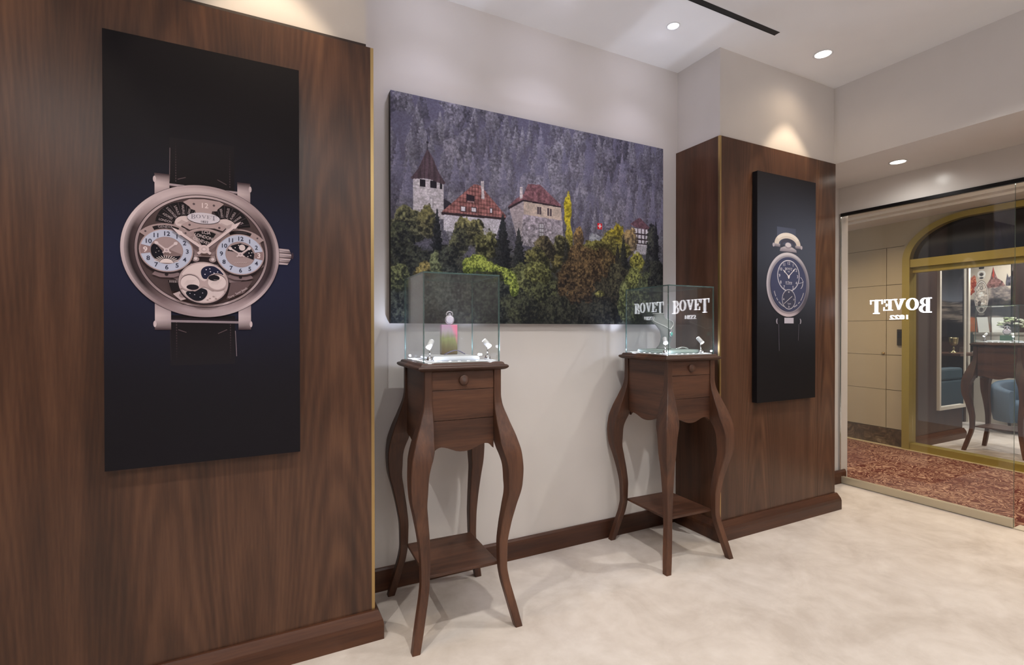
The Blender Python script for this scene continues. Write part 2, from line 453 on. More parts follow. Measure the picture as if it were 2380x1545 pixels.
# ------------------------------------------------------------------ big watch poster on the left pier
def lerp_stops(a, stops):
    a = math.degrees(a) % 360
    for (p, c), (q, d) in zip(stops, stops[1:]):
        if p <= a <= q: return mixh(c, d, (a - p) / (q - p or 1))
    return lin(stops[-1][1])
def watch_poster():
    w, h = .6489, 1.5909
    root = thing('watch_poster', 'large dark canvas print of a rose gold wristwatch on the left walnut pier', 'poster', (-.1725, YL - .04, 1.685))
    canvas_box(w, h, .04, root)
    P = Print()
    backdrop(P, w, h, lambda x, z: mixh('#19171a', '#1e2138', math.exp(-((z + .03) / .27) ** 2) * (.75 + .25 * math.exp(-(x / .3) ** 2))))
    # strap, top and bottom
    for s in (1, -1):
        n = 8
        P.layer()
        for i in range(n):
            z0 = .25 + .19 * i / n; z1 = .25 + .19 * (i + 1) / n
            f0 = 1 - i / n; f1 = 1 - (i + 1) / n
            if s < 0: z0, z1 = -z0 + .02, -z1 + .02
            c0 = mixh('#201d20', '#161113', f0); c1 = mixh('#201d20', '#161113', f1)
            P.poly([(-.126, z0), (.088, z0), (.088, z1), (-.126, z1)], [c0, c0, c1, c1], False)
        P.layer()
        for xx in (-.106, .072):
            for i in range(16):
                z = (.275 + i * .010) * s + (0 if s > 0 else .015); ln = .006
                P.poly(R4(xx - .0016, xx + .0016, z, z + ln), mixh('#4a3d3e', '#1c191b', i / 16), False)
        P.stroke([(-.126, s * .27 + .004), (-.124, s * .40)], .0022, '#6a5d5e' if s > 0 else '#2b2526')
        if s < 0: P.stroke([(.089, -.29), (.093, -.39)], .0024, '#7c7072')
        P.stroke([(-.10, s * .285), (-.075, s * .295)], .003, '#5b4d4d'); P.stroke([(.03, s * .30), (.06, s * .285)], .003, '#5b4d4d')
    P.stroke([(-.126, .262), (.098, .258)], .008, '#a8999a'); P.stroke([(-.126, .255), (.098, .251)], .004, '#3a2e31')
    P.stroke([(-.124, -.252), (.1, -.256)], .009, '#8f8284'); P.stroke([(-.124, -.243), (.1, -.246)], .005, '#241c22')
    # lugs
    for x0, x1, za, zb in ((-.172, -.126, .297, .21), (.098, .143, .297, .21), (-.173, -.123, -.283, -.18), (.1, .144, -.283, -.18)):
        n = 6; P.layer()
        for i in range(n):
            a0, a1 = i / n, (i + 1) / n
            z0 = za + (zb - za) * a0; z1 = za + (zb - za) * a1
            c = lambda t: mixh('#3f3234', '#c9b9b6', min(1, t * 2.6)) if t < .5 else mixh('#c9b9b6', '#8d7c7b', (t - .5) * 2)
            P.poly([(x0, z0), (x1, z0), (x1, z1), (x0, z1)], [c(a0), mixh(c(a0), '#6d5c5c', .3), mixh(c(a1), '#6d5c5c', .3), c(a1)], False)
        sx = x0 if x0 < 0 else x1
        P.ell(sx, za * .93, .005, .012, '#c6b6b4', 12)
        P.stroke([(x0, za), (x1, za)], .004, '#4b3d3e')
    # crown
    P.layer()
    for i in range(7):
        z = .048 - i * .0095
        P.poly([(.243, z), (.283 + .01 * sin(pi * i / 6), z - .001), (.283 + .01 * sin(pi * (i + 1) / 6), z - .0085), (.243, z - .0085)], ['#cfc0bd', '#8b7a79', '#4a3b3d', '#6d5d5d'] if i % 2 else ['#a59594', '#6d5c5c', '#cfc0bd', '#b4a4a2'], False)
    P.ell(.297, .02, .0045, .014, '#3c2f36', 14)
    # bezel
    st = [(0, '#2a1f22'), (25, '#2e2326'), (44, '#8d7c7a'), (62, '#b9a9a6'), (90, '#c4b4b1'), (125, '#c3b3b1'), (144, '#9a8987'), (160, '#3a2d2e'), (180, '#221a1c'), (215, '#21181b'), (236, '#6f5e5e'), (255, '#a99896'), (285, '#b09f9d'), (305, '#8d7c7b'), (320, '#43353a'), (340, '#231a1e'), (360, '#2a1f22')]
    so = [(0, '#b3a3a1'), (30, '#9a8987'), (90, '#a79694'), (150, '#d0c1be'), (200, '#b2a2a0'), (235, '#8b7a79'), (270, '#a39290'), (310, '#c2b2b0'), (340, '#8a797a'), (360, '#b3a3a1')]
    C = (-.014, .0172)
    P.ell(*C, .2625, .2548, '#2a2024', 90)
    P.ring(*C, (.2612, .2536), (.251, .2435), lambda a, t: lerp_stops(a, so), 96)
    P.ring(*C, (.251, .2435), (.236, .2295), lambda a, t: mixh(lerp_stops(a, st), lerp_stops(a, so), .6 * t ** 2), 96)
    P.ring(*C, (.236, .2295), (.2215, .217), lambda a, t: mixh('#5d4d4c', lerp_stops(a, st), t * .35 + .6), 96)
    P.ring(*C, (.2215, .217), (.219, .2145), '#34282b', 96)
    P.ring(*C, (.219, .2145), (.2115, .2065), lambda a, t: mixh('#baa9a6', '#8a7876', .5 + .5 * sin(a * 2 + 1)), 96)
    P.ring(*C, (.2115, .2065), (.2085, .2035), '#3b2e30', 96)
    # movement plate
    P.ell(*C, .2085, .2035, '#4b3d3b', 90)
    P.polys([[(-.2, .07), (-.16, .1), (-.02, .09), (.13, .1), (.18, .07), (.19, -.03), (.1, -.1), (-.1, -.1), (-.2, -.03)]], '#8d7976')
    P.poly(ell(-.065, .12, .05, .04, 24), '#9c8985'); P.poly(ell(.05, .125, .05, .038, 24), '#9c8985')
    # city discs
    for cx, cy, words, a0, da in ((-.078, .112, ['LONDON', 'AZORES', 'S.GEORGIA', 'S.PAULO', 'HALIFAX', 'MIAMI', 'CHI'], 168, -18.5), (.052, .112, ['DENVER', 'L.ANGELES', 'ALASKA', 'HAWAII', 'NGA'], 98, -18.5)):
        P.polys(arcs(cx, cy, (.092, .088), (.034, .032), radians(8 if cx > 0 else 55), radians(118 if cx > 0 else 176), 14), '#191416')
        P.layer()
        for i, wd in enumerate(words):
            a = radians(a0 + da * i); rr = .062
            rot = a if cx > 0 else a + pi
            P.text(wd, cx + rr * cos(a), cy + rr * .95 * sin(a), .0082, '#b9aaa8', rot, .8, 0, False)
        P.layer()
        for i in range(len(words) + 1):
            a = radians(a0 - da / 2 + da * i)
            P.stroke([(cx + .036 * cos(a), cy + .034 * sin(a)), (cx + .09 * cos(a), cy + .086 * sin(a))], .0012, '#53464a', False)
        P.poly(ell(cx + .004, cy + .01, .035, .026, 18), '#cdbcb6')
        P.poly([(cx - .025, cy + .005), (cx - .01, cy + .02), (cx + .01, cy + .012), (cx + .028, cy + .02), (cx + .02, cy - .002), (cx, cy + .004)], '#b3a29d')
    # plate with 12
    top = [(-.083, .2), (-.062, .213), (-.014, .218), (.036, .214), (.052, .206), (.03, .183), (.028, .176), (.012, .174), (.008, .152), (-.04, .152), (-.044, .172), (-.058, .176), (-.062, .184)]
    P.poly([(x * 1.03, z * .994) for x, z in top], '#2b2022'); P.poly(top, '#a8948f')
    P.text('12', -.0135, .194, .019, '#d9cac4', 0, 1, .012)
    for x, z in ((-.048, .196), (.018, .197)): P.ell(x, z, .0042, .0042, '#54484a', 12)
    # nameplate bridge
    br = [(-.09, .112), (-.06, .132), (-.02, .125), (.03, .132), (.06, .116), (.047, .1), (.02, .108), (-.03, .107), (-.062, .096)]
    P.poly([(x, z - .005) for x, z in br], '#2b2022'); P.poly(br, '#a8948f')
    for x, z in ((-.062, .115), (.036, .112)): P.ell(x, z, .004, .004, '#4c4042', 12)
    P.ell(-.016, .1436, .0545, .0225, '#3a2e30'); P.ell(-.016, .1445, .0535, .0212, '#cdc7ca')
    P.layer()
    for q in bovet(.085, .017): P.poly([(x - .016, z + .1565) for x, z in q], '#8b868c', False)
    P.text('1822', -.014, .131, .0088, '#3b3538', 0, 1.05, .01)
    # central fan
    P.polys(arcs(-.012, .02, (.083, .08), (.02, .02), radians(48), radians(140), 12), '#9b8883')
    P.polys(arcs(-.012, .02, (.078, .076), (.02, .02), radians(62), radians(118), 10), '#191416')
    P.layer()
    for i, wd in enumerate(('LCIA', 'LONDON', 'GENEVES', 'OUNS')):
        P.text(wd, -.008 - i * .008, .09 - i * .0165, .0115, '#c9bab6', -.12 - i * .12, .85, .008, False)
    P.polys(arcs(-.012, .02, (.09, .086), (.083, .08), radians(40), radians(142), 12), '#ab9792')
    # jewels below the hand centre
    P.poly([(-.075, -.035), (-.05, .0), (.02, .0), (.045, -.035)], '#a2908c'); P.poly([(-.062, -.032), (-.048, -.004), (.018, -.004), (.034, -.032)], '#2b2022')
    for x in (-.043, .013): P.ell(x, -.014, .012, .01, '#9b8985', 16); P.ell(x, -.012, .006, .006, '#d8cbc7', 12)
    # sub-dial bridges and labels
    for sx, cx in ((-1, -.1354), (1, .1076)):
        P.polys(arcs(cx, .0128, (.106, .1), (.083, .079), radians(38), radians(142), 14), '#a08d88')
        P.polys(arcs(cx, .0128, (.099, .094), (.085, .08), radians(66), radians(116 if sx < 0 else 114), 8), '#201a1c')
        P.text('GENEVA', cx - .003, .1005, .0095, '#a79a99', .03, .9) if sx < 0 else P.stroke([(cx - .022, .101), (cx + .022, .099)], .005, '#3d3638')
        for a in (50, 133): P.ell(cx + .094 * cos(radians(a)), .0128 + .09 * sin(radians(a)), .0035, .0035, '#54484a', 12)
        P.poly([(cx - .035, -.066), (cx + .035, -.066), (cx + .045, -.079), (cx + .02, -.089), (cx - .02, -.089), (cx - .045, -.079)], '#7d6a69'); P.ell(cx, -.078, .006, .006, '#2c2426', 12)
    # sub-dials
    for sx, cx, rx in ((-1, -.1345, .0805), (1, .108, .0803)):
        cy, ry = .0120, .0770
        P.ell(cx, cy - .006, rx * 1.07, ry * 1.05, '#2a2022', 48); P.ell(cx, cy, rx * 1.05, ry * 1.05, '#a48f8a', 48); P.ell(cx, cy, rx, ry, '#b7bdcb', 48)
        P.ell(cx, cy, rx * .645, ry * .66, '#8f7d79', 40); P.ell(cx, cy, rx * .62, ry * .635, '#9a8783', 40)
        a = radians(180 if sx < 0 else 0)
        P.polys(arcs(cx, cy, (rx, ry), (rx * .63, ry * .64), a - .24, a + .22, 6), '#8b7471')
        P.layer()
        for i in range(1, 13):
            t = pi / 2 - 2 * pi * i / 12; hot = i == (9 if sx < 0 else 3)
            P.text(str(i), cx + rx * .81 * cos(t), cy + ry * .815 * sin(t), .0158 if not hot else .019, '#ddd0cb' if hot else '#2f3040', 0, 1.0, .02, False)
        if sx < 0:
            P.poly(ell(cx, cy, rx * .61, ry * .625, 20, radians(150), radians(345)), '#7b6864')
            P.poly(sm([(cx - .048, cy + .008), (cx - .036, cy + .022), (cx - .014, cy - .002), (cx - .006, cy - .022), (cx + .03, cy - .02), (cx + .044, cy - .018), (cx + .033, cy - .034), (cx + .01, cy - .045), (cx - .025, cy - .04), (cx - .045, cy - .02)]), '#15121a')
            P.layer()
            for q in range(-6, 7):
                t = radians(90 + q * 12.5)
                P.stroke([(cx + .018 * cos(t) * 1.25, cy - .047 + .018 * sin(t)), (cx + .031 * cos(t) * 1.3, cy - .047 + .028 * sin(t))], .0022, '#d7c9c2', False)
            P.poly(ell(cx, cy - .047, .021, .016, 16, 0, pi), '#d9cbc4')
            for q, z in ((-.03, .006), (-.024, -.004), (-.033, -.01)): P.ell(cx + q, cy + z, .0014, .0014, '#d9cbc4', 8)
        else:
            P.poly([(cx - .046, cy + .012), (cx - .03, cy + .034), (cx, cy + .045), (cx + .03, cy + .036), (cx + .008, cy + .006), (cx + .002, cy + .008)], '#17141c')
            P.poly([(cx + .008, cy), (cx + .036, cy + .028), (cx + .049, cy + .004), (cx + .046, cy - .018), (cx + .014, cy - .006)], '#17141c')
            P.poly(ell(cx + .006, cy + .028, .011, .012, 16), '#cdbfba')
            for q, z in ((-.018, .026), (-.028, .018), (.03, .008), (.036, -.002), (.026, -.006), (.04, .01), (-.006, .036)): P.ell(cx + q, cy + z, .002, .002, '#dccfca', 8)
            P.stroke([(cx - .022 + i * .004, cy - .035 + (.0022 if i % 2 else -.0015) + i * .0004) for i in range(12)], .0012, '#c3b3ae')
        for ang, ln in ((140 if sx < 0 else 148, .047), (44 if sx < 0 else 40, .046)):
            t = radians(ang); P.stroke([(cx - .016 * cos(t), cy - .014 * sin(t)), (cx + ln * cos(t), cy + ln * sin(t))], .0058, '#c7b6b2')
            P.ell(cx + ln * .86 * cos(t), cy + ln * .86 * sin(t), .006, .006, '#d3c4c0', 12)
        P.ell(cx, cy, .0085, .0085, '#cbbab6', 16); P.ell(cx, cy, .004, .004, '#a9979a', 12)
    # little gear train left of the moon
    P.poly([(-.13, -.1), (-.09, -.1), (-.08, -.14), (-.12, -.14)], '#1d1719'); P.polys([R4(-.125 + i * .006, -.1225 + i * .006, -.108, -.1) for i in range(7)], '#b8a8a4')
    P.poly([(-.115, -.15), (-.07, -.128), (-.063, -.165), (-.09, -.175)], '#b5a4a0'); P.ell(-.085, -.155, .011, .009, '#8b7a77', 14)
    P.poly([(.075, -.1), (.15, -.09), (.12, -.14), (.06, -.165)], '#5d4c4b')
    P.text('Thirty . Seven Jewels', .098, -.140, .009, '#c0b0ac', radians(33), .72)
    # moon-phase disc
    cx, cy = -.0158, -.1042
    P.ell(cx, cy - .004, .0845, .0825, '#2a2022', 48); P.ell(cx, cy, .082, .0795, '#b09e99', 48); P.ell(cx, cy, .077, .0745, '#d1c1bb', 48)
    P.poly(sm([(cx + .03, cy + .065), (cx + .006, cy + .062), (cx - .008, cy + .048), (cx - .008, cy + .028), (cx + .002, cy + .014), (cx + .03, cy + .02), (cx + .064, cy + .03), (cx + .058, cy + .045), (cx + .046, cy + .057)]), '#1f2036')
    for q, z in ((.008, .05), (.02, .054), (.022, .043), (.004, .032), (.034, .038), (.046, .043)): P.ell(cx + q, cy + z, .0021, .0021, '#d9d3dc', 8)
    P.poly(sm([(cx - .058, cy - .04), (cx - .02, cy - .022), (cx + .006, cy - .026), (cx + .012, cy - .04), (cx + .004, cy - .058), (cx - .012, cy - .07), (cx - .036, cy - .066)]), '#15161f')
    for q, z in ((-.045, -.043), (-.03, -.047), (-.004, -.04), (-.012, -.056)): P.ell(cx + q, cy + z, .0018, .0018, '#b9b2ba', 8)
    for q, z in ((.02, -.06), (.032, -.052), (.012, -.066), (.04, -.06)): P.ell(cx + q, cy + z, .004, .002, '#9a8984', 8)
    P.polys(arcs(cx, cy, (.0815, .079), (.073, .0705), radians(158), radians(200), 6), '#b09e99'); P.polys(arcs(cx, cy, (.0815, .079), (.073, .0705), radians(-25), radians(25), 6), '#b09e99')
    P.poly(sm([(cx - .034, cy + .03), (cx + .002, cy + .005), (cx + .034, cy + .034), (cx + .034, cy - .03), (cx + .002, cy - .016), (cx - .034, cy - .034)]), '#ad9a95')
    for sx in (-1, 1):
        mx, my = cx + sx * .044, cy + (-.001 if sx < 0 else .004)
        P.ell(mx, my, .0355, .0335, '#ad9b96', 30); P.ell(mx, my + .001, .031, .029, '#3a2d2f', 30); P.ell(mx, my - .0008, .0305, .0282, '#d3c4be', 30)
        if sx < 0: P.poly(ell(mx + .008, my - .018, .02, .0105, 18), '#1b171d')
        else: P.poly(ell(mx - .010, my + .015, .019, .0115, 18), '#1b171d')
        P.layer()
        for q in range(4): P.poly(R4(mx - .02 + q * .003, mx + .004 + q * .004, my - .008 + q * .005, my - .0068 + q * .005), '#b7a7a2', False)
    # main hands
    c0 = (-.0143, .0232)
    for tip, ln in (((-.117, .0983), 1), ((.1108, .1408), 1)):
        dx, dy = tip[0] - c0[0], tip[1] - c0[1]; l = math.hypot(dx, dy); ux, uy = dx / l, dy / l
        P.stroke([(c0[0] - .026 * ux, c0[1] - .026 * uy - .003), (tip[0], tip[1] - .004)], .009, '#54464a')
        P.stroke([(c0[0] - .026 * ux, c0[1] - .026 * uy), (c0[0] + (l - .03) * ux, c0[1] + (l - .03) * uy)], .0095, '#d2c0bb')
        b = (c0[0] + (l - .034) * ux, c0[1] + (l - .034) * uy)
        P.poly([(b[0] - .0085 * uy, b[1] + .0085 * ux), tip, (b[0] + .0085 * uy, b[1] - .0085 * ux), (b[0] - .012 * ux, b[1] - .012 * uy)], '#d8c7c2')
    P.ell(*c0, .017, .0165, '#c9b7b2', 24); P.ell(*c0, .0085, .0082, '#b09e9a', 18); P.ell(*c0, .006, .0056, '#d3c3be', 16)
    P.c = [(q[0] * .93, q[1] * .89, q[2] * .98) for q in P.c]
    P.build('printed_picture', root, M['print'])
watch_poster()

# ------------------------------------------------------------------ pocket watch poster on the right pier
def pocket_poster():
    w, h = .6476, 1.5887
    root = thing('watch_poster', 'narrow dark canvas print of an oval-looking pocket watch on the right walnut pier', 'poster', (3.357, YPW - .04, 1.6875))
    canvas_box(w, h, .04, root)
    P = Print()
    backdrop(P, w, h, lambda x, z: mixh('#171517', '#464a57', math.exp(-((z - .24) / .40) ** 2) * (.75 + .9 * x)))
    P.poly(R4(-.118, .09, .31, .432), '#484c5c')
    P.polys(arcs(0, .312, (.145, .085), (.098, .045), 0, pi, 20), '#c3b6ac')
    P.polys(arcs(0, .318, (.14, .078), (.112, .056), radians(25), radians(150), 14), '#d3c8bf')
    P.polys(arcs(.002, .312, (.082, .045), (.06, .02), 0, pi, 14), '#41404c')
    for sx in (-1, 1): P.poly(R4(sx * .118 - .034, sx * .118 + .034, .291, .312), ['#57525c', '#67616a', '#a59ca1', '#958c92']); P.ell(sx * .155, .302, .011, .014, '#a79da4', 16)
    P.poly([(-.09, .262), (.1, .262), (.095, .28), (.05, .296), (-.04, .297), (-.08, .285)], ['#777079', '#7c757d', '#958d94', '#b3aaae', '#b9b0b3', '#9b9299'])
    P.ell(.004, .306, .037, .023, '#8b828a', 20); P.ell(.004, .311, .03, .016, '#bdb4b8', 20)
    C = (.008, .0285)
    P.ell(*C, .2415, .2305, '#2b2932', 80)
    st = [(0, '#77727c'), (40, '#8f8991'), (70, '#b7b0b6'), (100, '#c1b9bd'), (150, '#b3abb3'), (190, '#aba3ac'), (230, '#a89aa2'), (262, '#c2b2b7'), (285, '#b3a5ac'), (305, '#5b545d'), (330, '#4d4953'), (360, '#77727c')]
    P.ring(*C, (.2393, .2285), (.222, .212), lambda a, t: lerp_stops(a, st), 84)
    P.ring(*C, (.222, .212), (.206, .199), lambda a, t: mixh('#55505b', lerp_stops(a, st), .3 + .5 * t), 84)
    P.ring(*C, (.206, .199), (.2, .193), '#8d8791', 84)
    P.ell(C[0] + .004, C[1] + .003, .2, .193, '#40435c', 70)
    ink = '#c6c2ca'
    P.ring(.008, .092, (.124, .112), (.118, .106), ink, 60); P.layer()
    for i in range(60):
        t = 2 * pi * i / 60; P.stroke([(.008 + .118 * cos(t), .092 + .106 * sin(t)), (.008 + .112 * cos(t), .092 + .1 * sin(t))], .0015, ink, False)
    P.layer()
    for i in range(1, 13):
        if i == 6: continue
        t = pi / 2 - 2 * pi * i / 12; P.text(str(i), .008 + .1 * cos(t), .09 + .092 * sin(t), .021, ink, 0, 1.05, .012, False)
    P.layer()
    for q in bovet(.082, .02): P.poly([(x + .008, z + .149) for x, z in q], ink, False)
    P.text('1822', .008, .122, .009, ink, 0, 1, .01)
    P.text('19 Thirty', .008, .045, .016, ink, .03, .9, .005); P.stroke([(-.025, .032), (.045, .033)], .002, ink)
    for tip in ((-.0519, .1306), (.0826, .1473)):
        P.stroke([(.008, .088), tip], .006, '#d9d2d4')
        P.ell(.008 + (tip[0] - .008) * .75, .088 + (tip[1] - .088) * .75, .007, .007, '#d9d2d4', 12)
    P.poly([(-.004, .094), (.02, .094), (.017, .078), (.008, .068), (-.001, .078)], '#d9d2d4')
    P.ell(.0087, -.076, .0755, .0715, '#3d3e50', 40); P.ring(.0087, -.076, (.0755, .0715), (.0715, .0675), ink, 48); P.layer()
    for t_, s_ in (('60', 90), ('15', 0), ('30', 270), ('45', 180)):
        a = radians(s_); P.text(t_, .0087 + .056 * cos(a), -.076 + .053 * sin(a), .012, ink, 0, 1, .008, False)
    P.layer()
    for i in range(30):
        t = 2 * pi * i / 30; P.stroke([(.0087 + .0715 * cos(t), -.076 + .0675 * sin(t)), (.0087 + .066 * cos(t), -.076 + .062 * sin(t))], .0014, ink, False)
    P.stroke([(-.045, -.108), (.046, -.053)], .003, '#d9d2d4'); P.text('7 Jours', .012, -.106, .012, ink, .05, .8)
    P.polys(arcs(.128, .045, (.042, .045), (.038, .041), radians(-70), radians(75), 10), ink); P.stroke([(.118, .042), (.166, .05)], .003, ink); P.stroke([(.15, .01), (.175, .06)], .002, ink)
    for sx in (-1, 1):
        P.layer()
        for k0, k1 in ((0, 5), (6, 9), (10, 18)):
            pts = []
            for i in range(k0 * 2, k1 * 2):
                a = radians((198 if sx < 0 else 288) + i * 1.5); r = .172 + (.005 if i % 2 else -.004)
                pts.append((.012 + r * cos(a), .03 + r * .97 * sin(a)))
            P.stroke(pts, .0028, ink, False)
    P.poly(R4(-.042, .061, -.247, -.207), '#b9b3bf')
    for sx in (-1, 1):
        P.ell(.008 + sx * .128, -.232, .012, .019, '#9e98a4', 16); P.ell(.008 + sx * .122, -.232, .006, .017, '#2b2831', 14)
        P.stroke([(.008 + sx * .112, -.252), (.008 + sx * .106, -.44 if sx < 0 else -.37)], .005, '#57545f')
    P.build('printed_picture', root, M['print'])
pocket_poster()

# ------------------------------------------------------------------ castle picture (painted point by point on a fine mesh)
_T = np.random.default_rng(5).random((256, 256)).astype(np.float32)
def vn(x, y):
    xi, yi = np.floor(x).astype(int), np.floor(y).astype(int); fx, fy = x - xi, y - yi
    fx = fx * fx * (3 - 2 * fx); fy = fy * fy * (3 - 2 * fy)
    a = _T[xi % 256, yi % 256]; b = _T[(xi + 1) % 256, yi % 256]; c = _T[xi % 256, (yi + 1) % 256]; d = _T[(xi + 1) % 256, (yi + 1) % 256]
    return (a * (1 - fx) + b * fx) * (1 - fy) + (c * (1 - fx) + d * fx) * fy
def fbm(x, y, o=4):
    s = 0; a = .5; n = 0
    for i in range(o):
        s = s + a * vn(x + 17.3 * i, y + 9.1 * i); n += a; a *= .55; x = x * 2.03; y = y * 2.03
    return s / n
def hexa(h): h = h.lstrip('#'); return np.array([int(h[i:i + 2], 16) / 255 for i in (0, 2, 4)])
class Paint:
    def __init__(s, nx, ny, asp):
        s.nx, s.ny, s.A = nx, ny, asp
        s.X, s.V = np.meshgrid(np.linspace(0, asp, nx), np.linspace(0, 1, ny)); s.I = np.zeros((ny, nx, 3))
    def win(s, x0, x1, v0, v1):
        i0 = max(0, int(x0 / s.A * (s.nx - 1)) - 1); i1 = min(s.nx, int(x1 / s.A * (s.nx - 1)) + 2)
        j0 = max(0, int(v0 * (s.ny - 1)) - 1); j1 = min(s.ny, int(v1 * (s.ny - 1)) + 2)
        return (slice(j0, max(j0, j1)), slice(i0, max(i0, i1)))
    def put(s, w, mask, col, alpha=1):
        m = (mask * alpha)[..., None]; s.I[w] = s.I[w] * (1 - m) + np.asarray(col) * m
    def poly(s, pts, col, tex=None, alpha=1):
        """pts in (u 0-1, v)"""
        pts = [(a * s.A, b) for a, b in pts]; xs = [p[0] for p in pts]; vs = [p[1] for p in pts]
        w = s.win(min(xs), max(xs), min(vs), max(vs)); X, V = s.X[w], s.V[w]; ins = np.zeros(X.shape, bool)
        for (x0, y0), (x1, y1) in zip(pts, pts[1:] + pts[:1]):
            if y0 == y1: continue
            c = ((y0 > V) != (y1 > V)) & (X < (x1 - x0) * (V - y0) / (y1 - y0) + x0); ins ^= c
        col = hexa(col) if isinstance(col, str) else col
        cc = np.broadcast_to(col, X.shape + (3,))
        if tex is not None: cc = np.clip(cc * tex(X, V)[..., None], 0, 1)
        s.put(w, ins.astype(float), cc, alpha)
    def conifer(s, x, v0, h, hw, dark, light, seed, alpha=.9, mist=0):
        w = s.win(x - hw, x + hw, v0, v0 + h); X, V = s.X[w], s.V[w]
        if not X.size: return
        t = np.clip((V - v0) / h, 0, 1); n = fbm(X * 130 + seed, V * 130, 2)
        half = hw * (1 - t) ** .85 * (.62 + .38 * ((t * 8 + seed) % 1)) * (.6 + .8 * n)
        m = (np.abs(X - x) < half) & (V > v0) & (V < v0 + h)
        k = np.clip(.15 + .5 * t + .9 * (n - .5) - .5 * (X - x) / hw, 0, 1)[..., None]
        s.put(w, m * np.clip(t * (3 if mist else 30), 0, 1), hexa(dark) * (1 - k) + hexa(light) * k, alpha)
    def crown(s, x, v, rx, ry, dark, light, seed, freq=55, alpha=1, rag=1.0):
        w = s.win(x - rx * 1.3, x + rx * 1.3, v - ry * 1.3, v + ry * 1.3); X, V = s.X[w], s.V[w]
        if not X.size: return
        n = fbm(X * freq * .35 + seed, V * freq * .35 + seed, 3); l = fbm(X * freq * 1.6 + seed, V * freq * 1.6, 3)
        d = ((X - x) / rx) ** 2 + ((V - v) / ry) ** 2 + (n - .5) * rag * 1.6 + (l - .5) * rag * .7
        k = np.clip(.42 + .34 * (V - v) / ry - .2 * (X - x) / rx + (l - .5) * 2.1 + (n - .5) * 1.1, 0, 1)[..., None]
        s.put(w, np.clip((1 - d) * 6, 0, 1), hexa(dark) * (1 - k) + hexa(light) * k, alpha)
    def mesh(s, name, w, h, m, parent, loc, gain=1.0, yoff=-.0006):
        n = s.nx * s.ny; co = np.empty((n, 3), np.float32)
        co[:, 0] = (s.X / s.A - .5).ravel() * w; co[:, 1] = yoff; co[:, 2] = (s.V - .5).ravel() * h
        i, j = np.meshgrid(np.arange(s.nx - 1), np.arange(s.ny - 1)); a = (j * s.nx + i).ravel()
        fa = np.stack([a, a + 1, a + 1 + s.nx, a + s.nx], 1).astype(np.int32)
        me = bpy.data.meshes.new(name); me.vertices.add(n); me.vertices.foreach_set('co', co.ravel())
        me.loops.add(fa.size); me.loops.foreach_set('vertex_index', fa.ravel()); me.polygons.add(len(fa))
        me.polygons.foreach_set('loop_start', np.arange(0, fa.size, 4, dtype=np.int32)); me.update(calc_edges=True); me.materials.append(m)
        c = np.clip(s.I, 0, 1); c = np.where(c <= .04045, c / 12.92, ((c + .055) / 1.055) ** 2.4) * gain
        at = me.color_attributes.new('ink', 'FLOAT_COLOR', 'POINT'); q = np.ones((n, 4), np.float32); q[:, :3] = np.clip(c, 0, .95).reshape(-1, 3); at.data.foreach_set('color', q.ravel())
        o = bpy.data.objects.new(name, me); COL.objects.link(o); o.parent = parent; o.location = loc; return o

